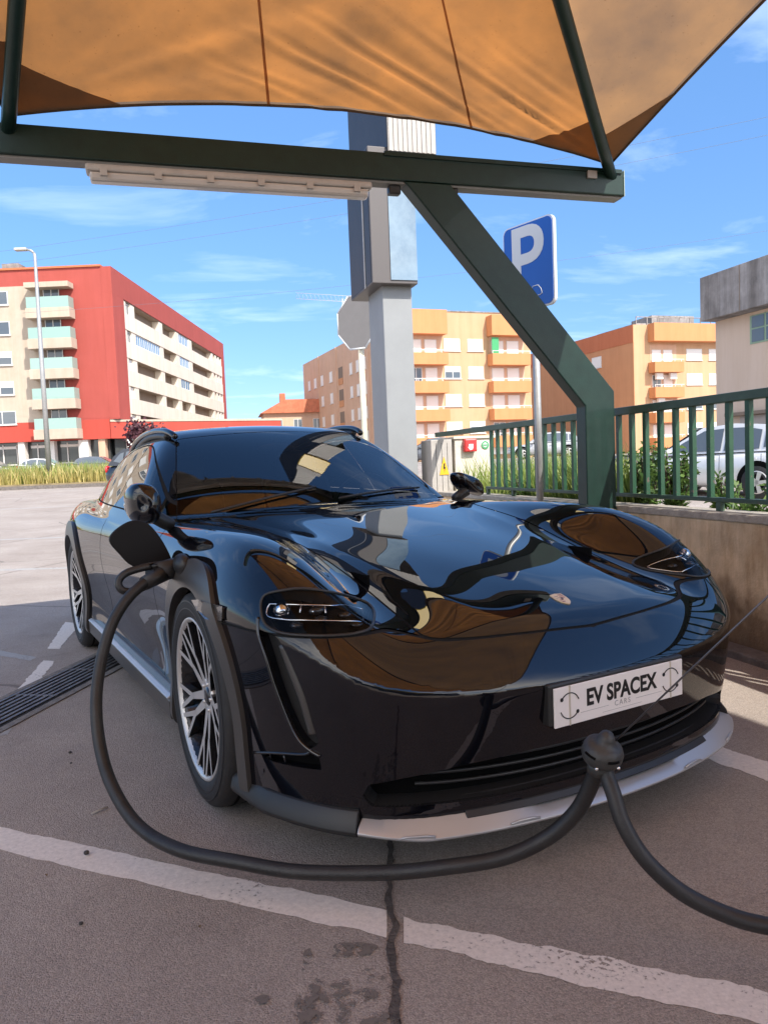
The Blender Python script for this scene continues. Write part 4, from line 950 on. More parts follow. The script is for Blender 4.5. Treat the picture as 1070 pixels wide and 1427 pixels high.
b = MB(); b.box(-1.72, -.0, -.082, -.0705, 3.096, 3.122, fr=BFR); b.build('angle_strip', M_BEAM, fr_)
b = MB(); b.box(-.27, -.20, -.085, -.0705, 3.05, 3.10, fr=BFR); b.build('beam_bracket', M_CABG, fr_)
b = MB(); b.box(-1.68, -1.60, -.03, .03, 2.88, 2.937, fr=BFR); b.box(-1.25, -1.21, -.05, .05, 2.90, 2.937, fr=BFR); b.build('strut_bracket', M_PLAST, fr_, bevel=.01)
M_FIX = mat('fixture_grey', (.50, .47, .43), .5, var=.1); M_TUBE = mat('lamp_diffuser', (.62, .58, .53), .25, coat=.6)
fx = empty('strip_light', (0, 0, 0), 0, 'long grey fluorescent strip light hanging under the green beam', 'light fitting')
MB().box(-3.50, -1.80, -.06, .06, 2.895, 2.9365, fr=BFR).build('housing', M_FIX, fx, bevel=.012)
b = MB(); b.prism([(-.055, 2.894), (.055, 2.894), (.040, 2.845), (-.040, 2.845)], 0, -3.48, -1.82, fr=BFR); b.build('diffuser', M_TUBE, fx, bevel=.015)
for x in np.linspace(-3.40, -1.90, 6): MB().box(x - .02, x + .02, -.066, .066, 2.868, 2.905, fr=BFR).build('clip', M_FIX, fx)

# fabric canopy: four panels rising from low corners to an apex, scalloped edges
def fabric_mat(name, dif, trn, seam=False):
    m = bpy.data.materials.new(name); m.use_nodes = True; t = m.node_tree; n = t.nodes; L = t.links; n.remove(n['Principled BSDF'])
    co = n.new('ShaderNodeTexCoord'); z = n.new('ShaderNodeTexNoise'); z.inputs['Scale'].default_value = 1.7; z.inputs['Detail'].default_value = 6; z.inputs['Roughness'].default_value = .62; L.new(co.outputs['Object'], z.inputs['Vector'])
    z2 = n.new('ShaderNodeTexNoise'); z2.inputs['Scale'].default_value = 60; z2.inputs['Detail'].default_value = 3; L.new(co.outputs['Object'], z2.inputs['Vector'])
    r = n.new('ShaderNodeValToRGB'); r.color_ramp.elements[0].position = .30; r.color_ramp.elements[1].position = .70
    r.color_ramp.elements[0].color = (trn[0] * .48, trn[1] * .56, trn[2] * .80, 1); r.color_ramp.elements[1].color = (*trn, 1); L.new(z.outputs[0], r.inputs[0])
    sp = n.new('ShaderNodeValToRGB'); sp.color_ramp.elements[0].position = .68; sp.color_ramp.elements[1].position = .74; sp.color_ramp.elements[0].color = (1, 1, 1, 1); sp.color_ramp.elements[1].color = (.6, .55, .5, 1); L.new(z2.outputs[0], sp.inputs[0])
    mx2 = n.new('ShaderNodeMix'); mx2.data_type = 'RGBA'; mx2.blend_type = 'MULTIPLY'; mx2.inputs['Factor'].default_value = 1; L.new(r.outputs[0], mx2.inputs['A']); L.new(sp.outputs[0], mx2.inputs['B'])
    d = n.new('ShaderNodeBsdfDiffuse'); d.inputs['Color'].default_value = (*dif, 1); tr = n.new('ShaderNodeBsdfTranslucent'); L.new(mx2.outputs['Result'], tr.inputs['Color'])
    ms = n.new('ShaderNodeMixShader'); ms.inputs[0].default_value = .64; L.new(d.outputs[0], ms.inputs[1]); L.new(tr.outputs[0], ms.inputs[2]); L.new(ms.outputs[0], n['Material Output'].inputs['Surface']); return m
M_FAB = fabric_mat('orange_fabric', (.34, .21, .12), (.60, .235, .060)); M_FABR = fabric_mat('fabric_reinforcement', (.26, .19, .13), (.30, .19, .11)); M_FABP = fabric_mat('faded_fabric', (.42, .30, .19), (.52, .27, .115)); M_SEAMF = fabric_mat('fabric_seam', (.36, .24, .14), (.50, .22, .07))
cA, cB, cC, cD = Vector((1.66, 5.43, 3.16)), Vector((-1.99, 4.36, 3.16)), Vector((5.3, -3.3, 3.45)), Vector((-2.6, -3.8, 3.3))  # the two rear corners, out of view, are stretched back to shade the foreground
APEX = Vector((-.30, 1.50, 4.62))
cp_ = empty('fabric_canopy', (0, 0, 0), 0, 'stretched orange fabric canopy over the parking bay', 'canopy')
NOI = [(random.uniform(4, 9), random.uniform(0, 6.28), random.uniform(.5, 1)) for _ in range(9)]
def fold(a): return sum(math.sin(a * f_ * 3.1 + p_) * w_ for f_, p_, w_ in NOI) / 4
def fab(P0, P1, rise, inset, s, t, APEX=APEX):
    """s along the edge, t from edge to apex"""
    e = P0.lerp(P1, s); mid = 4 * s * (1 - s); inn = (APEX - (P0 + P1) / 2); inn.z = 0; inn.normalize()
    e = e + inn * (inset * mid) + Vector((0, 0, rise * mid))
    p = e.lerp(APEX, t); p.z -= .42 * mid ** .5 * t * (1 - t) * 1.2
    # folds fanning out of the two corners
    for Q, sg in ((P0, 1), (P1, -1)):
        d = p - Q; r = math.hypot(d.x, d.y); a = math.atan2(d.y, d.x)
        p.z += .010 * fold(a * 1.7 + sg) * math.exp(-((r - 1.3) / .9) ** 2) * min(1, mid * 1.3)
    # slanting drag folds towards the hem, as on slack membrane
    for s0, t0, ws, wt, fr_q, am in ((.42, .10, .20, .085, 17.0, .013), (.24, .05, .12, .05, 24.0, .007), (.62, .05, .10, .04, 30.0, .004), (.12, .10, .07, .08, 20.0, .008)):
        q_ = (t - .58 * s); ph = q_ * 2 * PI * fr_q + 1.3 * math.sin(q_ * 61) + .8 * math.sin(s * 9)
        p.z += am * (math.sin(ph) + .35 * math.sin(2.3 * ph + 1)) * math.exp(-((s - s0) / ws) ** 2 - ((t - t0) / wt) ** 2)
    return p
def panel_mesh(P0, P1, rise, inset, ns=170, nt=130):
    b = MB(); vs = [fab(P0, P1, rise, inset, i / ns, (j / nt)) for j in range(nt + 1) for i in range(ns + 1)]; fs = []; mi = []
    for j in range(nt):
        for i in range(ns):
            fs.append((j * (ns + 1) + i, j * (ns + 1) + i + 1, (j + 1) * (ns + 1) + i + 1, (j + 1) * (ns + 1) + i))
            c = sum((vs[k] for k in fs[-1]), Vector()) / 4; near = min((c - P0).length, (c - P1).length)
            mi.append(1 if j == 0 else 0)
    b.add(vs, fs, 0, True); b.mi = mi; return b
for P0, P1, rise, inset in ((cA, cB, .22, -.04), (cC, cA, .85, -.08), (cD, cC, .4, .4), (cB, cD, .6, .4)):
    panel_mesh(P0, P1, rise, inset).build('fabric_panel', [M_FABP if P0 is cC else M_FAB, M_FABR], cp_)
    b = MB(); b.tube([fab(P0, P1, rise, inset, k / 40, 0) for k in range(41)], .010, 6); b.build('edge_hem', M_FABR, cp_)
def corner_patch(P0, P1, rise, inset, flip, parent, size=.62):
    """triangular reinforcement sewn under a fabric corner"""
    L_ = (P1 - P0).length; D_ = (APEX - P0).length; n = 14; b = MB(); idx = {}; vs = []
    for i in range(n + 1):
        for j in range(n + 1 - i):
            s = size / L_ * i / n; t = size * .78 / D_ * j / n; idx[i, j] = len(vs); vs.append(fab(P0, P1, rise, inset, 1 - s if flip else s, t) - Vector((0, 0, .006)))
    fs = []
    for i in range(n):
        for j in range(n - i):
            fs.append((idx[i, j], idx[i + 1, j], idx[i, j + 1]))
            if i + j < n - 1: fs.append((idx[i + 1, j], idx[i + 1, j + 1], idx[i, j + 1]))
    b.add(vs, fs, 0, True); return b.build('corner_patch', M_FABR, parent)
for P0, P1, rise, inset in ((cA, cB, .22, -.04), (cC, cA, .85, -.08), (cB, cD, .6, .4)):
    for fl in (False, True):
        L_ = (P1 - P0).length
        if fl: 
            # the patch at the far end is measured from that end
            A0, A1 = P0, P1; D_ = (APEX - P1).length; n = 14; vs = []; idx = {}; fs = []
        corner_patch(P0, P1, rise, inset, fl, cp_)
for P0, P1, rise, inset, s_ in ((cA, cB, .22, -.04, .27), (cC, cA, .85, -.08, .84), (cA, cB, .22, -.04, .62)):
    b = MB(); w_ = .009 / (P1 - P0).length; b.add([fab(P0, P1, rise, inset, s_ + q * w_, k / 60) - Vector((0, 0, .004)) for k in range(57) for q in (-1, 1)], [(2 * k, 2 * k + 1, 2 * k + 3, 2 * k + 2) for k in range(56)], 0, True); b.build('seam', M_SEAMF, cp_)
for Q in (cA, cB, cC, cD):
    e = (APEX - Q); q0 = Q - e.normalized() * .10 + Vector((0, 0, -.05)); q1 = APEX - Vector((0, 0, .06)); n_ = 12
    MB().tube([q0.lerp(q1, k / n_) - Vector((0, 0, .015 + .12 * math.sin(PI * k / n_) * .2)) for k in range(n_ + 1)], .040, 12).build('rafter', M_BEAM, cp_)
    b = MB(); b.tube([Q - e.normalized() * .16 + Vector((0, 0, -.10)), Q + e.normalized() * .04 + Vector((0, 0, -.03))], .014, 8); b.build('corner_strap', M_PLAST, cp_)

# ------------------------------------------------------------------ totem sign behind the beam
M_TGREY = mat('totem_grey', (.26, .27, .275), .5, var=.06, vscale=3); M_TDARK = mat('totem_dark', (.026, .023, .024), .5, var=.2, vscale=4); M_TMID = mat('totem_panel_grey', (.10, .088, .085), .45); M_TBLUE = mat('totem_sky_reflection', (.10, .20, .32), .12, coat=1, var=.35, vscale=1.6, col2=(.24, .33, .40)); M_TRIB = mat('ribbed_sheet', (.40, .37, .34), .5, var=.08)
TF = frame((.245, 9.05, 0), (.960, .281), (-.281, .960))
to = empty('totem_sign', (0, 0, 0), 0, 'tall grey totem pylon with a dark sign cabinet rising behind the beam', 'totem')
MB().box(-.17, .19, 0, .60, 0, 3.25, fr=TF).build('column', M_TGREY, to, bevel=.01)
MB().box(-.32, .225, -.13, .86, 3.20, 4.72, fr=TF).build('lower_cabinet', M_TMID, to, bevel=.008)
MB().box(-.10, .222, -.142, -.1305, 3.24, 4.70, fr=TF).build('gloss_panel', M_TBLUE, to)  # glossy front; the sky it mirrors is put in as blue base colour
MB().box(-.324, -.318, -.10, .84, 3.22, 4.70, fr=TF).build('side_panel', M_TDARK, to)
b = MB(); b.box(-.331, -.325, .14, .17, 3.2, 4.70, fr=TF); b.build('edge_profile', M_FIX, to)
MB().box(-.10, .49, -.18, 1.5, 4.66, 9.5, fr=TF).build('upper_cabinet', M_TDARK, to, bevel=.01)
b = MB(); b.box(-.09, .48, -.19, -.1805, 4.66, 9.5, fr=TF); [b.box(x, x + .028, -.202, -.190, 4.66, 9.5, fr=TF) for x in np.arange(-.08, .45, .056)]; b.build('ribbed_face', M_TRIB, to)

MB().box(-.16, .55, -.27, -.2025, 6.0, 7.1, fr=TF).build('yellow_sign', mat('fascia_yellow', (.80, .52, .03), .4), to, bevel=.01)
MB().box(-.16, .55, -.27, -.2025, 7.16, 7.5, fr=TF).build('grey_sign', M_CABG, to, bevel=.01)
# ------------------------------------------------------------------ road signs
M_SBLUE = mat('sign_blue', (.010, .10, .46), .35, coat=.3); M_SWHITE = mat('sign_white', (.68, .70, .72), .4); M_ALU = mat('galvanised', (.42, .42, .41), .45, .5, var=.12, vscale=12, bump=.05)
ps = empty('parking_sign', (0, 0, 0), 0, 'blue parking sign with white P and plug symbol on a grey pole', 'road sign')
SF = frame((1.26, 6.33, 0), Vector((.42, -.56)).normalized(), Vector((.56, .42)).normalized())
def rrect(x0, x1, z0, z1, r, n=6):
    out = []
    for cx_, cz_, a in ((x1 - r, z1 - r, 0), (x0 + r, z1 - r, 90), (x0 + r, z0 + r, 180), (x1 - r, z0 + r, 270)):
        out += [(cx_ + r * math.cos(math.radians(a + 90 * k / n)), cz_ + r * math.sin(math.radians(a + 90 * k / n))) for k in range(n + 1)]
    return out
b = MB(); b.prism(rrect(-.27, .27, 2.36, 3.06, .06), 1, -.012, .018, fr=SF); pl_ = b.build('sign_plate', M_SWHITE, ps)
b = MB(); b.prism(rrect(-.258, .255, 2.372, 3.048, .05), 1, -.0165, -.0125, fr=SF); b.build('blue_face', M_SBLUE, pl_)
vs, fs = text_mesh('P', .74, .012, .0008); b = MB(); b.add([SF @ Vector((v.x - .02, -.0178 - v.z, v.y + 2.74)) for v in vs], fs); b.build('letter', M_SWHITE, pl_)
b = MB()
cpts = [(-.02, 2.455), (-.035, 2.49), (-.005, 2.50), (.02, 2.535), (.075, 2.535), (.105, 2.50), (.115, 2.465), (.09, 2.455), (-.02, 2.455)]
b.tube([SF @ Vector((x + .03, -.018, z)) for x, z in cpts], .0035, 6); b.tube([SF @ Vector((x + .03, -.018, z)) for x, z in ((-.02, 2.455), (-.055, 2.44), (-.06, 2.42), (-.03, 2.415))], .003, 6)
b.box(-.055, -.03, -.019, -.0172, 2.405, 2.425, fr=SF); b.build('plug_symbol', M_SWHITE, pl_)
MB().tube([SF @ Vector((.0, .055, 0)), SF @ Vector((.0, .055, 2.98))], .030, 16).build('pole', M_ALU, ps)
b = MB(); b.box(-.06, .06, .020, .032, 2.55, 2.58, fr=SF); b.box(-.06, .06, .020, .032, 2.84, 2.87, fr=SF); b.build('clamps', M_ALU, ps)
so_ = empty('stop_sign', (0, 0, 0), 0, 'grey back of an octagonal road sign on a cream pole', 'road sign')
OF = frame((-.33, 13, 0), Vector((.90, -.43)).normalized(), Vector((.43, .90)).normalized()); rO = .475
b = MB(); b.prism([(rO * math.cos(PI / 8 + k * PI / 4) * .80, 3.52 + rO * math.sin(PI / 8 + k * PI / 4)) for k in range(8)], 1, -.014, .014, fr=OF)
b.build('sign_back', mat('sign_back_grey', (.19, .18, .178), .5, var=.05), so_); 
b = MB(); ring = [(rO * math.cos(PI / 8 + k * PI / 4) * .80, 3.52 + rO * math.sin(PI / 8 + k * PI / 4)) for k in range(8)]
for k in range(8):
    a_, c_ = ring[k], ring[(k + 1) % 8]; b.tube([OF @ Vector((a_[0], 0, a_[1])), OF @ Vector((c_[0], 0, c_[1]))], .019, 6)
b.build('rim', M_SWHITE, so_)
MB().tube([OF @ Vector((.03, .06, ground_z(13) - .1)), OF @ Vector((.03, .06, 3.7))], .050, 14).build('pole', mat('cream_pole', (.66, .60, .46), .6, var=.12, vscale=5), so_)

# ------------------------------------------------------------------ charging lead with its hanger
M_CABLE = mat('cable_rubber', (.020, .019, .018), .48, var=.3, vscale=16, bump=.12, bscale=160)
def unproject(px, py, depth):
    """used once to lay the cable where it hangs"""
    return Vector((0, 0, CAM_H)) + (_f + _r * ((px - 535) / CAM_F) - _u * ((py - 713.5) / CAM_F)) * depth
ch = empty('charging_cable', (0, 0, 0), 0, 'thick black charging cable looping from the car to its hanger', 'cable')
c1 = [(-.800, 2.80, .800), (-.862, 2.70, .770), (-.911, 2.639, .720), (-.949, 2.583, .640), (-.973, 2.528, .519), (-.968, 2.46, .405), (-.935, 2.39, .285), (-.868, 2.30, .192), (-.762, 2.20, .118), (-.620, 2.10, .094), (-.440, 2.02, .094), (-.258, 1.96, .091), (-.032, 1.915, .105), (.115, 1.875, .135), (.262, 1.855, .165), (.372, 1.84, .22), (.440, 1.815, .295), (.474, 1.785, .385), (.484, 1.758, .450)]
c2 = [(.492, 1.752, .450), (.497, 1.745, .415), (.505, 1.721, .378), (.519, 1.693, .317), (.558, 1.664, .249), (.626, 1.636, .188), (.709, 1.607, .152), (.789, 1.579, .139), (.95, 1.54, .132), (1.3, 1.46, .15), (1.9, 1.3, .30)]
b = MB(); b.tube(spline(c1, 8), .0195, 16); b.build('lead', M_CABLE, ch); b = MB(); b.tube(spline(c2, 8), .0185, 16); b.build('tail_lead', M_CABLE, ch)
CM = CAR.matrix_world.copy() if False else (Matrix.Translation(CAR.location) @ Matrix.Rotation(CAR.rotation_euler.z, 4, 'Z'))
def cw(x, y, z): return CM @ Vector((x, y, z))
q = [cw(-.26, -.93, .812), cw(-.25, -.97, .805), cw(-.240, -1.01, .800), cw(-.235, -1.05, .795)]
b = MB(); b.tube([q[0], q[1], q[2], q[3], Vector(c1[0])] + [Vector(c1[1])], [.036, .038, .038, .037, .034, .026], 16); pg = b.build('plug', M_PLAST, ch)
lp = [cw(-.25, -.98, .825), cw(-.255, -1.06, .820), cw(-.255, -1.13, .805), cw(-.25, -1.158, .778), cw(-.24, -1.15, .748), cw(-.235, -1.11, .740), cw(-.23, -1.05, .762)]
b = MB(); b.tube(spline(lp, 6), .014, 12); b.build('plug_handle', M_PLAST, pg)
M_HANG = mat('hanger_rubber', (.040, .040, .037), .5, var=.2, vscale=20, bump=.1, bscale=150)
hg = empty('cable_hanger', (0, 0, 0), 0, 'dark round cable hanger clamp holding up the charging cable', 'cable hanger')
ax = Vector((.16, -.30, .94)).normalized(); HM = ax.to_track_quat('Z', 'Y').to_matrix().to_4x4(); HM.translation = (.487, 1.742, .472)
b = MB(); b.lathe([(0, -.034), (.024, -.034), (.030, -.030), (.042, -.022), (.048, -.008), (.048, .006), (.043, .018), (.034, .025), (.022, .028), (.020, .040), (.014, .052), (0, .056)], 40); b.v = [tuple(HM @ Vector(p)) for p in b.v]; cl_ = b.build('clamp', M_HANG, hg)
b = MB()
for a0, a1 in ((-.3, .3), (.6, 1.1), (1.9, 2.4), (3.0, 3.6), (4.2, 4.8)):
    b.tube([HM @ Vector((.0475 * math.cos(a), .0475 * math.sin(a), .006)) for a in np.linspace(a0, a1, 7)], .0032, 6)
for a in (3.6, 4.6): b.lathe([(0, .026), (.006, .0255), (.006, .02)], 10, 'z', (0, 0, 0))
b.build('slots', M_DARK, cl_)
for sx in (-.024, .026):
    p = Vector((.487 + sx, 1.742 - .036, .446)); b = MB(); b.ball(p, .0045, .003, .0045, 10); b.build('screw', M_CHROME, cl_)
b = MB(); b.tube([HM @ Vector((.0, 0, -.030)), HM @ Vector((0, 0, -.058))], [.027, .024], 16); b.build('cable_boot', M_HANG, cl_)
b = MB(); b.tube([HM @ Vector((.03, 0, .02)), (.805, 1.60, .852), (1.5, 1.26, 1.68), (2.3, .87, 2.6)], .0022, 6); tag(b.build('hanger_wire', mat('wire_steel', (.16, .15, .15), .4, .7)), 'thin steel wire pulling up the cable hanger', 'wire')
# ------------------------------------------------------------------ buildings
def mw(name, col, **k): k.setdefault('var', .05); return mat(name, col, .85, streak=.06, **k)
M_REDW = mw('red_render', (.37, .070, .055), var=.07, vscale=.25); M_REDB = mw('red_band', (.44, .062, .042), var=.05, vscale=.3); M_CRM = mw('cream_wall', (.47, .395, .315), var=.10, vscale=.5, bump=.1, bscale=6)
M_CRW = mw('pale_sunlit_render', (.72, .64, .54), var=.06, vscale=.5); M_SHUT = mat('white_shutter', (.78, .76, .72), .6); M_WIN = mat('window_glass_far', (.10, .12, .14), .08, coat=.5); M_WINB = mat('window_glass_sky', (.20, .30, .42), .08, coat=.5); M_FRM = mat('window_frame', (.66, .65, .62), .5)  # loggia render: whiter paint, with the sunnier side's brightness put into the colour
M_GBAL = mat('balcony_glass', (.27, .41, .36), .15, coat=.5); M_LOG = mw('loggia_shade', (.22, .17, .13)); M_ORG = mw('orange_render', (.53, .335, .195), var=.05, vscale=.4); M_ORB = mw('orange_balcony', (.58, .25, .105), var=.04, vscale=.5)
M_PINK = mw('side_render', (.60, .40, .28), var=.07, vscale=.4); M_TERR = mw('terracotta_side', (.56, .27, .13), var=.05, vscale=.4); M_TERB = mw('terracotta_band', (.50, .16, .07)); M_RAIL = mat('white_rail', (.72, .70, .66), .5); M_SHOP = mat('shop_glass', (.05, .055, .055), .12, coat=.4); M_WCOL = mw('white_column', (.70, .68, .64)); M_ROOFT = mw('roof_tiles', (.52, .17, .09), var=.2, vscale=2)
M_CONC = mat('weathered_concrete', (.29, .272, .265), .92, streak=.40, var=.35, vscale=.9, bump=.5, bscale=14); M_BEIGE = mw('beige_render', (.60, .475, .38), var=.04, vscale=.4); M_GRNW = mat('green_frame', (.25, .36, .25), .5); M_WBL = mw('white_render', (.75, .73, .70))
GZ = ground_z(60)
def win(parent, fr, x0, x1, z0, z1, kind='shutter', y=0.0):
    """window part on a facade frame (x along, -y outwards) with its frame and pane or shutter"""
    w = MB(); t = .07
    w.box(x0, x1, y - .05, y, z0, z0 + t, fr=fr); w.box(x0, x1, y - .05, y, z1 - t, z1, fr=fr); w.box(x0, x0 + t, y - .05, y, z0 + t, z1 - t, fr=fr); w.box(x1 - t, x1, y - .05, y, z0 + t, z1 - t, fr=fr)
    if kind != 'shutter': w.box((x0 + x1) / 2 - .04, (x0 + x1) / 2 + .04, y - .05, y, z0 + t, z1 - t, fr=fr)
    w.box(x0 - .08, x1 + .08, y - .12, y, z0 - .08, z0 - .002, fr=fr)
    o = w.build('window', M_FRM, parent)
    if kind == 'shutter': MB().box(x0 + t, x1 - t, y - .04, y, z0 + t, z1 - t, fr=fr).build('shutter', M_SHUT, o)
    else:
        zm = z0 + (z1 - z0) * .55 if kind == 'half' else z1 - t
        MB().box(x0 + t, x1 - t, y - .025, y, z0 + t, zm, fr=fr).build('pane', M_WINB if kind == 'sky' else M_WIN, o)
        if kind == 'half': MB().box(x0 + t, x1 - t, y - .04, y, zm, z1 - t, fr=fr).build('shutter', M_SHUT, o)
    return o
# red and cream block on the left
RB = empty('apartment_building', (-25.3, 72, GZ), 0, 'red and cream apartment block with glass balconies, left of the car', 'building')
RB.location = (0, 0, 0)
L0 = frame((-25.3, 72.0, 0), (-1, .012), (.012, 1))     # x runs left from the corner, y into the building
ztop, zb0, zb1 = 20.2, 4.35, 6.15
MB().box(0, 26, 0, 14, zb1, ztop, fr=L0).build('wall', M_REDW, RB)
b = MB(); b.box(6.1, 26.02, -.10, -.002, zb1, 18.7, fr=L0); b.build('cream_facade', M_CRM, RB)
MB().box(-.02, 26.04, -.12, 10, zb0, zb1 - .002, fr=L0).build('red_band', M_REDB, RB)
b = MB(); b.box(-.05, 26.06, -.14, 14, ztop + .002, ztop + .18, fr=L0); b.build('parapet', M_TERB, RB); MB().box(8, 9.6, 1, 2.4, ztop + .18, ztop + .9, fr=L0).build('roof_hut', M_CONC, RB)
for k in range(5):
    z = 17.35 - 2.76 * k
    bl = MB().box(2.55, 6.6, -1.35, -.002 + -.1, z - 1.85, z - .95, fr=L0).build('balcony', M_CRM, RB)
    MB().box(2.62, 6.5, -1.30, -1.22, z - .945, z + .05, fr=L0).box(2.62, 2.70, -1.21, -.12, z - .945, z + .05, fr=L0).build('glass_screen', M_GBAL, bl)
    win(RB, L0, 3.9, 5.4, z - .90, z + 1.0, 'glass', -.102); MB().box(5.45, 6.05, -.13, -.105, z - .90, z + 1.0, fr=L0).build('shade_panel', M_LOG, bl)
    win(RB, L0, 8.7, 11.3, z - .30, z + .95, ('glass', 'glass', 'half', 'half', 'glass')[k], -.102); win(RB, L0, 14.2, 16.6, z - .30, z + .95, 'glass', -.102); win(RB, L0, 18.2, 20.6, z - .30, z + .95, 'shutter', -.102); win(RB, L0, 22.2, 24.4, z - .30, z + .95, ('half', 'shutter', 'glass', 'shutter', 'half')[k], -.102)
MB().box(2.55, 6.6, -1.35, -.102, 18.25, 18.72, fr=L0).build('balcony', M_CRM, RB)
MB().box(.4, 25.9, .8, 10, GZ - .6, zb0 - .01, fr=L0).build('ground_floor', M_SHOP, RB)
for x in (.6, 2.2, 5.4, 8.2, 11.8, 15, 19, 23): MB().box(x, x + (.62 if x != 2.2 else .9), .05, .75, GZ - .6, zb0 - .005, fr=L0).build('column', M_WCOL if x != .6 else M_PINK, RB)
for x, w_ in ((3.3, 1.8), (6.2, 1.7), (9.2, 2.2), (12.7, 2.0)):
    b = MB(); b.box(x, x + w_, .70, .79, 2.2, 2.3, fr=L0); b.box(x, x + .09, .70, .79, GZ - .5, zb0 - .2, fr=L0); b.box(x + w_ * .6, x + w_ * .6 + .09, .70, .79, GZ - .5, zb0 - .2, fr=L0); b.box(x, x + w_, .70, .79, zb0 - .6, zb0 - .35, fr=L0); b.build('shop_front', M_WCOL, RB)
R0 = frame((-25.3, 72.0, 0), (.014, 1), (-1, .014))     # x runs away along the right facade, y into the building
MB().box(0, 47, -.02, -.001, zb1, ztop, fr=R0).build('side_wall', M_REDW, RB)
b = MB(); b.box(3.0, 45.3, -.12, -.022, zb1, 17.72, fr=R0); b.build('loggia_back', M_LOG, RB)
piers = [(3.0, 3.7), (5.0, 6.2), (14.4, 15.6), (20.8, 22.2), (26.6, 28.2), (39.0, 40.0), (41.2, 42.0), (43.2, 43.8), (45.0, 45.3)]
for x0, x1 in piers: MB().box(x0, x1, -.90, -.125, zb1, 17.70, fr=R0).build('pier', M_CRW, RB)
for k in range(5):
    z = 17.72 - 2.72 * k; zl = z - 1.18; zn = max(z - 2.72, zb1)
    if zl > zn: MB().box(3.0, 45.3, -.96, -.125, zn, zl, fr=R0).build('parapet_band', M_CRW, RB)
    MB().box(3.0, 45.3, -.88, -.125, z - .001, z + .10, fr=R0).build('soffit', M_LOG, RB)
    win(RB, R0, 3.72, 4.98, zl + .05, z - .05, 'shutter' if k > 1 else 'glass', -.70)
    if k == 1: 
        for q in np.arange(6.3, 14.2, 1.32): win(RB, R0, q, q + 1.3, zl + .05, z - .02, 'sky', -.80)
    if k in (0, 1):
        for q in (22.3, 23.75, 25.2): win(RB, R0, q, q + 1.4, zl + .05, z - .02, 'sky', -.80)
    if k == 2:
        for q in (22.4, 24.4): win(RB, R0, q, q + 1.9, zl + .05, z - .02, 'glass', -.80)
    for q in (42.05, 43.9): win(RB, R0, q, q + 1.05, zl + .05, z - .05, 'shutter', -.70)
MB().box(-.02, 47, -.98, -.022, 17.82, ztop, fr=R0).box(45.31, 47, -.98, -.022, zb1, 17.815, fr=R0).box(-.02, 2.99, -.98, -.022, zb1, 17.815, fr=R0).build('red_frame', M_REDW, RB)
PO = empty('podium_building', (0, 0, 0), 0, 'long low red podium wing beside the cream loggia facade', 'building')
P0 = frame((-25.28, 71.6, 0), (.88, .475), (-.475, .88)); 
PO_F = frame((-25.26, 71.9, 0), (.862, .507), (-.507, .862))
MB().box(.04, 17.2, 0, 3, zb0, zb1 - .25, fr=PO_F).build('red_fascia', M_REDB, PO); MB().box(.02, 17.25, -.06, 3, zb1 - .245, zb1 - .05, fr=PO_F).build('coping', M_CRM, PO); MB().box(.5, 17, .8, 3, GZ - .6, zb0 - .01, fr=PO_F).build('shop_windows', M_SHOP, PO)
for x in (1.5, 5.2, 9, 12.8, 16): MB().box(x, x + .6, .1, .75, GZ - .6, zb0 - .005, fr=PO_F).build('column', M_WCOL, PO)

# orange apartment block
OB = empty('apartment_building', (0, 0, 0), 0, 'long orange apartment block with four tiers of balconies behind the grey totem', 'building')
O0 = frame((2.95, 79.5, 0), (.940, .342), (-.342, .940)); zt = 16.55
MB().box(0, 14.6, 0, 12, GZ - .5, zt, fr=O0).build('wall', M_ORG, OB)
MB().box(-.05, 14.65, -.06, 12, zt + .002, zt + .12, fr=O0).build('coping', M_CONC, OB)
def bay(fr, x0, x1, zs, parent, mb, mrec, green=False, air=False):
    for k, z in enumerate(zs):
        MB().box(x0 + .25, x1 - .1, -.03, -.002, z + .02, z + 1.90, fr=fr).build('recess', mrec, parent)
        bl = MB().box(x0, x1, -1.25, -.04, z - 1.42, z - .22, fr=fr).build('balcony', mb, parent)
        b = MB(); b.box(x0, x1, -1.24, -1.19, z + .02, z + .07, fr=fr); [b.box(q, q + .05, -1.24, -1.19, z - .218, z + .02, fr=fr) for q in np.arange(x0, x1, .9)]; b.build('railing', M_RAIL, bl)
        n = 2; wd = (x1 - x0 - .9) / n
        for i in range(n): win(parent, fr, x0 + .5 + i * wd, x0 + .5 + (i + .78) * wd, z + .05 - .9, z + 1.28, 'glass' if (k == 1 and i == 0 and x0 < 3) or (k == 3 and i == 0 and x0 > 5) else 'shutter', -.032)
        if green and k == 0: MB().box(x0 + .15, x0 + .95, -.9, -.85, z - .2, z + 1.5, fr=fr).build('awning', M_GRN, bl)
zs = [12.35 - 2.9 * k for k in range(4)]
bay(O0, -.2, 4.15, zs, OB, M_ORB, M_PINK); bay(O0, 9.3, 13.9, zs, OB, M_ORB, M_PINK, True)
MB().box(-.2, 4.15, -1.25, -.002, 14.05, zt - .05, fr=O0).build('top_balcony', M_ORB, OB); MB().box(9.3, 13.9, -1.25, -.002, 14.05, zt - .4, fr=O0).build('top_balcony', M_ORB, OB)
for k, z in enumerate(zs):
    win(OB, O0, 4.25, 6.1, z + .15, z + 1.42, 'half' if k in (1,) else 'shutter'); win(OB, O0, 7.0, 8.8, z + .15, z + 1.42, 'half' if k == 3 else 'shutter')
MB().box(0, 14.6, -.3, -.002, GZ + .5, GZ + 1.6, fr=O0).build('ground_floor_shutters', M_SHUT, OB)
O1 = frame((2.95, 79.5, 0), (-.345, .939), (.939, .345))
MB().box(0, 42, -.04, -.001, GZ - .5, zt - .02, fr=O1).build('side_wall', M_PINK, OB)
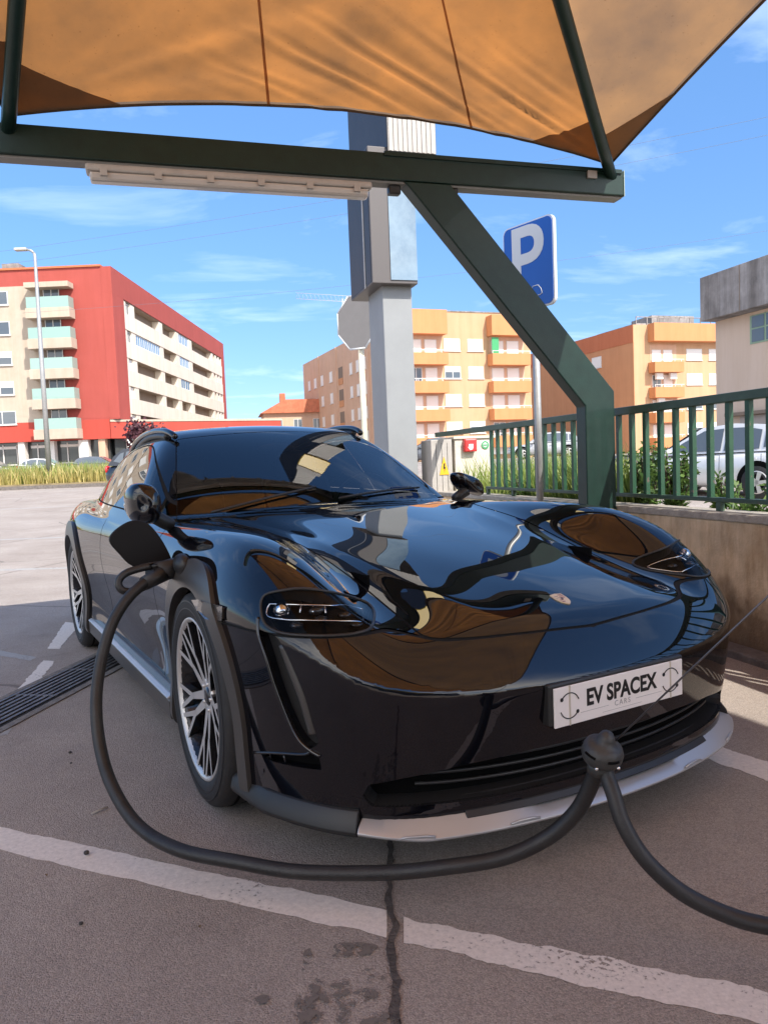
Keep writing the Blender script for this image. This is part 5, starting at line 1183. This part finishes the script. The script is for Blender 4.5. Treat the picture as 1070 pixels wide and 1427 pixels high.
for k, z in enumerate(zs):
    for x, w_ in ((1.5, 1.3), (9.0, 1.4), (12.6, 1.0), (15.2, 1.0), (17.8, 1.0), (26.5, 1.3), (31, 1.2), (34.6, 1.2), (38.0, 1.2)):
        win(OB, O1, x, x + w_, z - .1, z + 1.3, 'shutter', -.042)
    for x in (5.6, 21.8):
        MB().box(x, x + 1.9, -.06, -.0405, z - .9, z + 1.35, fr=O1).build('recess', M_LOG, OB); MB().box(x, x + 1.9, -.12, -.0605, z - .9, z - .1, fr=O1).build('balcony', M_TERR, OB)
for x in (11.4, 24.4, 33): MB().box(x, x + .10, -.14, -.0405, GZ, zt, fr=O1).build('downpipe', M_PINK, OB)
# second orange block with roof railing
SB = empty('apartment_building', (0, 0, 0), 0, 'terracotta and orange corner apartment block with a cluttered roof, right of the strut', 'building')
S0 = frame((29.5, 89, 0), (.955, .297), (-.297, .955)); zt2 = 15.75
MB().box(0, 17, 0, 12, GZ - .5, zt2, fr=S0).build('wall', M_ORG, SB); MB().box(1.9, 17.2, -1.2, -.002, zt2 - 2.0, zt2 + .05, fr=S0).build('parapet_band', M_ORB, SB)
zs2 = [11.6 - 2.9 * k for k in range(4)]
bay(S0, 1.9, 5.9, zs2, SB, M_ORB, M_PINK)
for z in zs2:
    win(SB, S0, 7.2, 9.4, z + .10, z + 1.42, 'half' if z < 7 else 'shutter'); win(SB, S0, 10.4, 12.6, z + .10, z + 1.42, 'half' if z < 7 else 'shutter')
S1 = frame((29.5, 89, 0), (-.325, .946), (.946, .325))
MB().box(0, 30, -.05, -.001, GZ - .5, zt2 - .02, fr=S1).build('side_wall', M_TERR, SB); MB().box(0, 30, -.10, -.052, zt2 - 2.0, zt2 - .03, fr=S1).build('side_band', M_TERB, SB)
for x, z in ((6.2, 11.7), (11.2, 11.0), (6.4, 8.6)): win(SB, S1, x, x + 2.0, z, z + 1.35, 'shutter', -.052)
b = MB(); b.box(1, 16.5, 1.0, 9, zt2 + .06, zt2 + .35, fr=S0); [b.box(q, q + .08, .9, .98, zt2 + .05, zt2 + 1.1, fr=S0) for q in np.arange(1, 16.5, 1.5)]; b.box(1, 16.5, .9, .98, zt2 + 1.02, zt2 + 1.12, fr=S0); b.box(4, 10, 2, 6, zt2 + .35, zt2 + 1.5, fr=S0); b.build('roof_terrace', M_CONC, SB)
for x, z in ((2.5, 9.86), (4.4, 9.86), (2.7, 6.96)): MB().box(x, x + .9, -.75, -.35, z - .45, z - .02 + .3, fr=S0).build('air_conditioner', M_SHUT, SB, bevel=.03)
# white block between them and a tiled-roof house far left of centre
WB = empty('apartment_building', (0, 0, 0), 0, 'far white apartment block with dark window strips between the two orange blocks', 'building')
WBF = frame((25.5, 130, 0), (.97, .24), (-.24, .97)); MB().box(0, 9, 0, 8, GZ, 12.8, fr=WBF).build('wall', M_WBL, WB)
for z in (5.6, 8.2, 10.8): MB().box(1.2, 4.6, -.05, -.001, z, z + 1.0, fr=WBF).build('window', M_WIN, WB); MB().box(5.2, 8.4, -.05, -.001, z, z + 1.0, fr=WBF).build('window', M_WIN, WB)
HB = empty('tiled_house', (0, 0, 0), 0, 'pale house with a red tiled roof beyond the red podium', 'house')
HF = frame((-16.6, 110, 0), (.98, .2), (-.2, .98)); MB().box(0, 9.5, 0, 8, GZ, 8.7, fr=HF).build('wall', M_PINK, HB)
b = MB(); b.prism([(-.5, 8.7), (10, 8.7), (8.2, 10.6), (3.0, 10.6)], 1, -.5, 8.5, fr=HF); b.build('roof', M_ROOFT, HB); MB().box(2.6, 3.4, 3, 4, 9.5, 11.8, fr=HF).build('chimney', M_ROOFT, HB)
for x in (1.4, 4.2, 7): win(HB, HF, x, x + 1.2, 6.4, 7.8, 'glass')
# concrete-topped workshop on the right
CB = empty('workshop_building', (0, 0, 0), 0, 'beige workshop with a weathered concrete parapet at the right edge', 'building')
C0 = frame((14.62, 35.0, 0), (.294, -.956), (.956, .294))
MB().box(-.0, 26, 0, 18, 6.90, 8.85, fr=C0).build('concrete_parapet', M_CONC, CB, bevel=.03)
b = MB(); [b.box(x, x + .03, -.012, -.001, 6.95, 8.84, fr=C0) for x in np.arange(2.4, 26, 2.4)]; b.build('parapet_joints', M_LOG, CB)
MB().box(.10, 26, .75, 18, -.2, 6.895, fr=C0).build('wall', M_BEIGE, CB)
for x in (2.2, 6.0, 9.8, 13.6): 
    w = MB(); w.box(x, x + 3.3, .72, .749, 5.55, 6.75, fr=C0); o = w.build('window', M_GRNW, CB)
    for q in np.arange(x + .12, x + 3.1, .8): MB().box(q, q + .68, .700, .719, 5.62, 6.15, fr=C0).box(q, q + .68, .700, .719, 6.22, 6.70, fr=C0).build('pane', M_WIN, o)
for x in (8.6, 13.0):
    w = MB(); w.box(x, x + 2.4, .72, .749, 3.55, 4.65, fr=C0); o = w.build('window', M_GRNW, CB); MB().box(x + .1, x + 1.15, .70, .719, 3.62, 4.58, fr=C0).box(x + 1.25, x + 2.3, .70, .719, 3.62, 4.58, fr=C0).build('pane', M_WIN, o)
MB().box(1.0, 26, .40, .749, 2.55, 2.70, fr=C0).build('ledge', M_LOG, CB); MB().box(1.6, 14, .70, .748, 0, 2.52, fr=C0).build('roller_door', mat('roller_door', (.40, .35, .32), .6), CB)
# shop with yellow fascia behind the viewer, mirrored in the paintwork
SH = empty('shop_building', (0, 0, 0), 0, 'low grey shop with a yellow fascia board behind the parking bays', 'building')
SHF = frame((7.0, -9.0, 0), (-.96, -.28), (.28, -.96)); MB().box(0, 16, 0, 6, 0, 3.2, fr=SHF).build('wall', mat('shop_grey', (.30, .30, .31), .8), SH); MB().box(2, 9, -.9, -.02, 3.2, 4.3, fr=SHF).build('fascia', mat('shop_yellow', (.80, .52, .03), .4), SH); MB().box(0, 16, -1.6, -.91, 4.32, 4.5, fr=SHF).build('roof_edge', M_CABG, SH)
MB().box(1, 13, -.06, -.001, .3, 2.7, fr=SHF).build('shop_window', M_SHOP, SH)

# ------------------------------------------------------------------ street lamp, kerb, verge
lp_ = empty('street_lamp', (-13.9, 32, ground_z(32)), 0, 'tall grey street lamp with an angled head in the verge at left', 'street lamp')
b = MB(); b.tube([(0, 0, 0), (0, 0, 5), (.02, 0, 9.45), (.0, 0, 9.6)], [.115, .09, .062, .06], 14); b.build('pole', M_ALU, lp_); b = MB(); b.tube([(0, 0, 9.6), (-.12, 0, 9.72), (-.32, 0, 9.76)], .05, 10); b.build('arm', M_ALU, lp_)
b = MB(); b.box(-.78, -.28, -.13, .13, 9.72, 9.83); b.build('lamp_head', M_FIX, lp_, bevel=.03); MB().box(-.12, .12, -.12, .12, -.1, .25).build('base', M_ALU, lp_, bevel=.02)
kb = MB(); kb.box(-60, -5.5, 30.6, 31.0, ground_z(30.6) - .2, ground_z(31) + .13); tag(kb.build('kerb', M_KERB), kind='structure')
def leaf_mat(name, c1, c2, tr=.35):
    m = bpy.data.materials.new(name); m.use_nodes = True; t = m.node_tree; n = t.nodes; L = t.links; b = n['Principled BSDF']; b.inputs['Roughness'].default_value = .5
    oi = n.new('ShaderNodeNewGeometry'); r = n.new('ShaderNodeValToRGB'); r.color_ramp.elements[0].color = (*c1, 1); r.color_ramp.elements[1].color = (*c2, 1); L.new(oi.outputs['Random Per Island'], r.inputs[0]); L.new(r.outputs[0], b.inputs['Base Color'])
    tl = n.new('ShaderNodeBsdfTranslucent'); L.new(r.outputs[0], tl.inputs['Color']); ms = n.new('ShaderNodeMixShader'); ms.inputs[0].default_value = tr; L.new(b.outputs[0], ms.inputs[1]); L.new(tl.outputs[0], ms.inputs[2]); L.new(ms.outputs[0], n['Material Output'].inputs['Surface']); return m
M_LEAF = leaf_mat('shrub_leaf', (.05, .11, .025), (.16, .26, .06)); M_DRY = leaf_mat('meadow_grass', (.30, .28, .07), (.66, .54, .22)); M_PLUM = leaf_mat('plum_leaf', (.04, .012, .02), (.14, .05, .06)); M_BARK = mat('bark', (.10, .075, .055), .9, var=.3, vscale=12); M_GRS = leaf_mat('green_grass', (.16, .26, .05), (.42, .46, .13))
def mesh_np(name, V, Fq, m, parent=None):
    me = bpy.data.meshes.new(name); me.from_pydata(V.tolist(), [], Fq.tolist()); me.update(); me.materials.append(m); o = bpy.data.objects.new(name, me); COL.objects.link(o); o.parent = parent; return o
def blades(name, n, xy, h0, h1, wid, m, zf=ground_z):
    """grass blades: one bent strip of two quads each"""
    P = np.array([xy() for _ in range(n)]); h = RNG.uniform(h0, h1, n); a = RNG.uniform(0, 2 * PI, n); la = RNG.uniform(0, 2 * PI, n); ln = RNG.uniform(.05, .45, n) * h
    z = np.array([zf(y) for y in P[:, 1]]); wx, wy = np.cos(a) * wid, np.sin(a) * wid; lx, ly = np.cos(la) * ln, np.sin(la) * ln
    V = np.stack([np.stack([P[:, 0] - wx, P[:, 1] - wy, z], 1), np.stack([P[:, 0] + wx, P[:, 1] + wy, z], 1), np.stack([P[:, 0] + wx * .8 + lx * .3, P[:, 1] + wy * .8 + ly * .3, z + h * .55], 1), np.stack([P[:, 0] - wx * .8 + lx * .3, P[:, 1] - wy * .8 + ly * .3, z + h * .55], 1), np.stack([P[:, 0] + lx, P[:, 1] + ly, z + h], 1)], 1).reshape(-1, 3)
    F = []; 
    for i in range(n): F += [(5 * i, 5 * i + 1, 5 * i + 2, 5 * i + 3), (5 * i + 3, 5 * i + 2, 5 * i + 4)]
    me = bpy.data.meshes.new(name); me.from_pydata(V.tolist(), [], F); me.update(); me.materials.append(m); o = bpy.data.objects.new(name, me); COL.objects.link(o); return tag(o, kind='stuff')
vb = MB(); vb.box(-60, -5.5, 31.0, 36.5, ground_z(31) - .2, ground_z(34) + .10); tag(vb.build('verge', mat('dry_soil', (.26, .20, .11), .95, var=.3, vscale=3)), kind='structure')
o = blades('verge_grass', 16000, lambda: (random.uniform(-26, -5.6), random.uniform(31.05, 36)), .25, .85, .022, M_DRY, lambda y: ground_z(34) + .08); tag(o, 'dry yellow green grass growing in the verge by the street lamp', 'grass')
o = blades('verge_weeds', 5000, lambda: (random.gauss(-15.5, 4.5), random.uniform(31.6, 36)), .35, 1.0, .026, M_GRS, lambda y: ground_z(34) + .08); tag(o, 'green weeds standing among the dry verge grass', 'weeds')
def meadow_xy():
    x = random.uniform(1.2, 6.5); y = random.uniform(7.5, 17); 
    return (x + (y - 9) * .25, y)
def behind(y): return 2.06 - .2927 * (y - 4.09)
def m_xy():
    y = random.uniform(5.8, 16); x0 = behind(min(y, 9.3)) + .35; return (x0 + random.random() ** 1.2 * max(.1, min(3.4, .275 * y - x0)), y)
o = blades('meadow_grass', 12000, m_xy, .25, .80, .010, M_GRS, lambda y: max(ground_z(y), .45 if y < 10 else 0)); tag(o, 'sunlit green and yellow meadow grass growing behind the picket fence', 'grass')
# raised bed behind the wall
bb = MB(); bb.box(-5.5, 5.3, .24, 1.5, .2, .60, fr=WF); tag(bb.build('planting_bed', mat('bed_soil', (.20, .16, .10), .95, var=.3, vscale=6)), kind='structure')
def shrub(x, y, h, r, n, label, cat='shrub', m=M_LEAF, name='oleander_shrub', group='shrubs behind the picket fence', z0=.58, narrow=True, lw=.011, ll=.075):
    t = empty(name, (x, y, z0), 0, label, cat, group); st = MB(); V = []; F = []
    for k in range(n):
        a = random.uniform(0, 2 * PI); rr_ = r * random.random() ** .6; top = Vector((rr_ * math.cos(a), rr_ * math.sin(a), h * random.uniform(.6, 1.0))); mid = Vector((top.x * .4, top.y * .4, top.z * .5))
        pa = spline([(0, 0, 0), mid, top], 5); st.tube(pa, .005, 4, caps=False); 
        for j in range(2, len(pa)):
            for q in range(5):
                d = Vector((random.gauss(0, 1), random.gauss(0, 1), random.gauss(.45, .6))).normalized(); s = d.cross(Vector((random.gauss(0, 1), random.gauss(0, 1), random.gauss(0, 1)))).normalized() * lw * random.uniform(.7, 1.4); l = ll * random.uniform(.6, 1.3)
                p = pa[j] + Vector((random.gauss(0, .012), random.gauss(0, .012), random.gauss(0, .02))); b0 = len(V); V += [p, p + d * l * .5 + s, p + d * l, p + d * l * .5 - s]; F.append((b0, b0 + 1, b0 + 2, b0 + 3))
    st.build('stems', M_BARK, t); mesh_np('foliage', np.array([tuple(v) for v in V]), np.array(F), m, t); return t
for k, (yy, off, h, r, n) in enumerate([(7.5, .35, .38, .22, 14), (6.9, .50, .48, .24, 16), (6.3, .38, .52, .22, 20), (5.75, .42, .62, .18, 18), (5.35, .36, .60, .14, 20), (5.02, .45, .42, .12, 11), (4.72, .38, .24, .12, 8), (4.42, .34, .40, .07, 6), (4.05, .40, .20, .12, 7)]):
    nm = ['low', 'spreading', 'bushy', 'tall', 'dense', 'leafy', 'short', 'slender', 'small'][k]
    where = ['nearest the parking sign pole', 'right of the parking sign pole', 'just left of the green post', 'directly behind the green post', 'just right of the green post', 'in front of the white hatchback bonnet', 'below the white hatchback door mirror', 'in front of the white hatchback front door', 'in front of the white hatchback rear door'][k]
    shrub(behind(yy) + off, yy, h, r, n, f'{nm} green shrub behind the fence {where}')
def tree(x, y, h, cr, n, m, label, name='tree', ls=.16):
    t = empty(name, (x, y, ground_z(y)), 0, label, 'tree'); b = MB(); V = []; F = []; b.tube([(0, 0, 0), (.05, 0, h * .3), (0, .05, h * .55)], [.16, .12, .08], 10); tips = []
    for k in range(9):
        a = 2 * PI * k / 9 + random.random(); e = Vector((math.cos(a) * cr * random.uniform(.4, .8), math.sin(a) * cr * random.uniform(.4, .8), h * random.uniform(.62, .95))); pa = spline([(0, 0, h * random.uniform(.3, .5)), (e.x * .4, e.y * .4, h * .6), e], 4); b.tube(pa, [.05 - .004 * i for i in range(len(pa))], 6); tips += pa[4:]
    for k in range(n):
        c = random.choice(tips); p = c + Vector((random.gauss(0, cr * .26), random.gauss(0, cr * .26), random.gauss(0, cr * .22))); d = Vector((random.gauss(0, 1), random.gauss(0, 1), random.gauss(0, 1))).normalized(); s = d.orthogonal().normalized() * ls * .5; l = ls * random.uniform(.7, 1.5); b0 = len(V); V += [p, p + d * l * .5 + s, p + d * l, p + d * l * .5 - s]; F.append((b0, b0 + 1, b0 + 2, b0 + 3))
    b.build('trunk', M_BARK, t); mesh_np('crown', np.array([tuple(v) for v in V]), np.array(F), m, t)
tree(-17.2, 56, 3.7, 1.4, 2600, M_PLUM, 'dark purple-leaved plum tree in front of the red podium', 'plum_tree', .22)
tree(-25.4, 36, 2.4, .9, 900, M_LEAF, 'small green tree at the left edge of the verge', 'small_tree', .16)

# ------------------------------------------------------------------ parked cars
def parked_car(loc, rz, colour, label, L_=4.25, H=1.50, Wd=1.78, cat='car', detail=True, glass=M_WIN):
    """hatchback with lofted lower body, separate glasshouse, doors lines, lamps and four wheels; x forward"""
    t = empty('parked_car', loc, rz, label, cat, 'cars parked beyond the bays'); mp_ = mat('parked_car_paint', colour, .25, .1, coat=1, var=.02)
    st = [(-2.10, .50, .78, .70), (-2.02, .30, .96, .80), (-1.6, .22, 1.00, .88), (-.6, .20, .96, .89), (.5, .20, .93, .89), (1.0, .20, .90, .88), (1.5, .22, .82, .86), (1.95, .28, .68, .80), (2.12, .36, .56, .66)]
    sx = L_ / 4.25; n = 14; vs = []
    for x, z0, z1, w in st:
        for j in range(n):
            a = 2 * PI * j / n; ca, sa = math.cos(a), math.sin(a); e = .42
            vs.append((x * sx, w * math.copysign(abs(ca) ** e, ca) * Wd / 1.78, (z0 + z1) / 2 + (z1 - z0) / 2 * math.copysign(abs(sa) ** e, sa)))
    b = MB(); k = len(st); b.add(vs, [(i * n + j, i * n + (j + 1) % n, (i + 1) * n + (j + 1) % n, (i + 1) * n + j) for i in range(k - 1) for j in range(n)] + [list(range(n)), list(range((k - 1) * n, k * n))[::-1]], 0, True)
    bo = b.build('body', mp_, t); s_ = bo.modifiers.new('s', 'SUBSURF'); s_.levels = s_.render_levels = 2
    gp = [(-1.92, .94), (-1.75, 1.24), (-1.45, H - .06), (-.7, H), (.0, H - .05), (.95, .90)]; sec = [(.80, .93), (.72, 1.22), (.60, H - .02)]
    def shell(pts, yo, yi, zo): return [(x * sx, y) for x, y in pts]
    b = MB(); vs = []; 
    for y_, s in ((-.80, 1), (-.60, 0), (.60, 0), (.80, 1)): pass
    k = len(gp); rows = []
    for x, z in gp:
        w = .80 - (z - .9) / (H - .9) * .21; rows.append([(x * sx, -w, z), (x * sx, w, z)])
    vs = [p for r in rows for p in r]; b.add(vs, [(2 * i, 2 * i + 1, 2 * i + 3, 2 * i + 2) for i in range(k - 1)]); b.add([r[0] for r in rows], [list(range(k))]); b.add([r[1] for r in rows], [list(range(k))[::-1]]); b.build('cabin', mp_, t, bevel=.05)
    def sp(x, z, sg): w = .80 - (z - .9) / (H - .9) * .21 + .012; return (x * sx, sg * w, z)
    for sg in (-1, 1):
        for poly in ([(-.48, .96), (-.48, H - .09), (-.05, H - .12), (.42, 1.14), (.66, .96)], [(-1.28, .98), (-1.28, H - .15), (-.98, H - .09), (-.55, H - .085), (-.55, .96)], [(-1.72, 1.08), (-1.50, H - .20), (-1.36, H - .16), (-1.36, 1.0)]):
            b = MB(); b.add([sp(x, z, sg) for x, z in poly], [list(range(len(poly)))]); b.build('side_window', glass, t)
        b = MB(); b.ball((.60 * sx, sg * .95, .98), .07, .10, .065, 12); b.build('door_mirror', mp_, t)
        b = MB(); b.ball((1.92 * sx, sg * .66, .62), .16, .12, .09, 12); b.build('headlight', M_CHROME, t); b = MB(); b.ball((-2.02 * sx, sg * .66, .82), .06, .14, .14, 12); b.build('tail_light', M_RED, t)
        for x in (-.52, -1.38, .68): b = MB(); b.tube([(x * sx, sg * .905, .36), (x * sx, sg * .912, .60), (x * sx, sg * .895, .88)], .006, 4); b.build('door_gap', M_SEAM, t)
        for x in (-.35, -1.2): MB().box(x * sx - .09, x * sx + .09, sg * .90, sg * .925, .78, .81).build('door_handle', mp_, t)
        for x in (1.28, -1.30):
            b = MB(); b.lathe([(.16, -.02), (.31, -.02), (.335, 0), (.335, .16), (.3, .18)], 28, 'y', (0, 0, 0)); M_ = Matrix.Translation((x * sx, sg * .90, .33)) @ Matrix.Rotation(0 if sg < 0 else PI, 4, 'Z'); b.v = [tuple(M_ @ Vector(p)) for p in b.v]; w_ = b.build('wheel', M_RUB, t)
            b = MB(); b.lathe([(.0, -.015), (.06, -.018), (.06, 0)], 20, 'y'); b.lathe([(.205, -.024), (.225, -.024), (.225, 0)], 28, 'y')
            for q in range(5):
                a = 2 * PI * q / 5; b.prism([(.03 * math.cos(a + 1.57) + .0, .03 * math.sin(a + 1.57)), (.22 * math.cos(a + .22), .22 * math.sin(a + .22)), (.22 * math.cos(a - .22), .22 * math.sin(a - .22)), (-.03 * math.cos(a + 1.57), -.03 * math.sin(a + 1.57))], 1, -.022, -.008)
            b.v = [tuple(M_ @ Vector(p)) for p in b.v]; b.build('rim', M_RIMS, w_)
            b = MB(); b.lathe([(0, .0), (.215, .0)], 24, 'y'); b.v = [tuple(M_ @ Vector(p)) for p in b.v]; b.build('wheel_disc', M_DARK, w_)
            b = MB(); vs = []; 
            for q in range(21):
                a = -.1 + (PI + .2) * q / 20; vs += [(x * sx + .37 * math.cos(a), sg * .80, .34 + .37 * math.sin(a)), (x * sx + .37 * math.cos(a), sg * .917, .34 + .37 * math.sin(a)), (x * sx + .41 * math.cos(a), sg * .915, .34 + .41 * math.sin(a))]
            b.add(vs, [(3 * q, 3 * q + 1, 3 * q + 4, 3 * q + 3) for q in range(20)] + [(3 * q + 1, 3 * q + 2, 3 * q + 5, 3 * q + 4) for q in range(20)]); b.add([(x * sx + .37 * math.cos(-.1 + (PI + .2) * q / 20), sg * .914, .34 + .37 * math.sin(-.1 + (PI + .2) * q / 20)) for q in range(21)], [list(range(21))]); b.build('wheel_arch', M_DARK, t)
    b = MB(); b.add([((.92) * sx, -.72, .94), (.92 * sx, .72, .94), (.06 * sx, .60, H - .06), (.06 * sx, -.60, H - .06)], [(0, 1, 2, 3)]); [b.v.__setitem__(i, (v[0] + .03, v[1], v[2] + .02)) for i, v in enumerate(b.v)]; b.build('windscreen', glass, t)
    return t
parked_car((7.2, 16.3, ground_z(15)), math.radians(125), (.72, .72, .72), 'white hatchback parked behind the fence at right', 4.25)
parked_car((-6.7, 24.6, ground_z(24.6)), PI * .5 + 1.25 - PI, (.015, .018, .025), 'black car parked at the kerb left behind the estate', 4.2, 1.52)
for k, (x, c, lb) in enumerate([(-29.3, (.55, .57, .60), 'silver car parked in front of the shop, left of the lamp'), (-25.4, (.60, .60, .60), 'white car parked under the red building corner'), (-21.4, (.12, .13, .15), 'dark grey car parked between red building and plum tree'), (-33.5, (.30, .32, .36), 'grey car parked at the far left shop front')]):
    parked_car((x, 58 + k * .3, GZ), .05, c, lb, 4.2, 1.48)
for k, (x, y, c, lb) in enumerate([(9.4, 44, (.45, .46, .48), 'grey car parked below the orange block, left in the fence gaps'), (3.0, 46, (.10, .11, .13), 'dark car parked behind the meter housing')]):
    parked_car((x, y, ground_z(y)), 2.9, c, lb, 4.2, 1.5)

# ------------------------------------------------------------------ overhead wires, distant crane
M_WIRE = mat('cable_black', (.16, .17, .20), .6)
for k, (p, q, sg) in enumerate([((-40, 60, 17.5), (70, 48, 30), 2.0), ((-40, 60, 16.6), (70, 48, 28.8), 2.1), ((-30, 66, 15.0), (80, 60, 25), 2.2)]):
    p, q = Vector(p), Vector(q); b = MB(); b.tube([p.lerp(q, i / 30) - Vector((0, 0, sg * 4 * (i / 30) * (1 - i / 30))) for i in range(31)], .010, 4)
    tag(b.build('overhead_wire', M_WIRE), ['uppermost thin overhead wire crossing the sky', 'second overhead wire, just below the uppermost', 'lowest thin overhead wire in the sky'][k], 'wire', 'overhead wires')
crn = empty('tower_crane', (-9.5, 240, GZ), 0, 'distant tower crane jib showing beside the octagonal sign', 'crane'); M_CRN = mat('crane_steel', (.55, .52, .50), .6)
b = MB()
for k in range(14): z0, z1 = k * 3.6, (k + 1) * 3.6; b.tube([(-.7, 0, z0), (.7, 0, z1)], .10, 4); b.tube([(.7, 0, z0), (-.7, 0, z1)], .10, 4)
for x in (-.7, .7): b.tube([(x, 0, 0), (x, 0, 51)], .13, 4)
b.build('mast', M_CRN, crn); b = MB(); jz = lambda x: 50 - .10 * x
for z in (0, 1.8): b.tube([(-15, 0, jz(-15) + z), (8, 0, jz(8) + z)], .06, 4)
for k in range(18): x = -15 + k * 1.25; b.tube([(x, 0, jz(x)), (x + .6, 0, jz(x) + 1.8), (x + 1.25, 0, jz(x + 1.25))], .04, 4)
b.build('jib', M_CRN, crn)
# far hills
hb = MB(); n = 60; vs = []
for i in range(n + 1):
    x = -500 + 1000 * i / n; vs += [(x, 620, -2), (x, 640, 9 + 5 * math.sin(i * .37) + 3 * math.sin(i * .9)), (x, 720, 4)]
hb.add(vs, [(3 * i, 3 * i + 3, 3 * i + 4, 3 * i + 1) for i in range(n)] + [(3 * i + 1, 3 * i + 4, 3 * i + 5, 3 * i + 2) for i in range(n)], 0, True); tag(hb.build('hills', mat('hill_green', (.10, .13, .09), .95, var=.3, vscale=.05)), kind='structure')
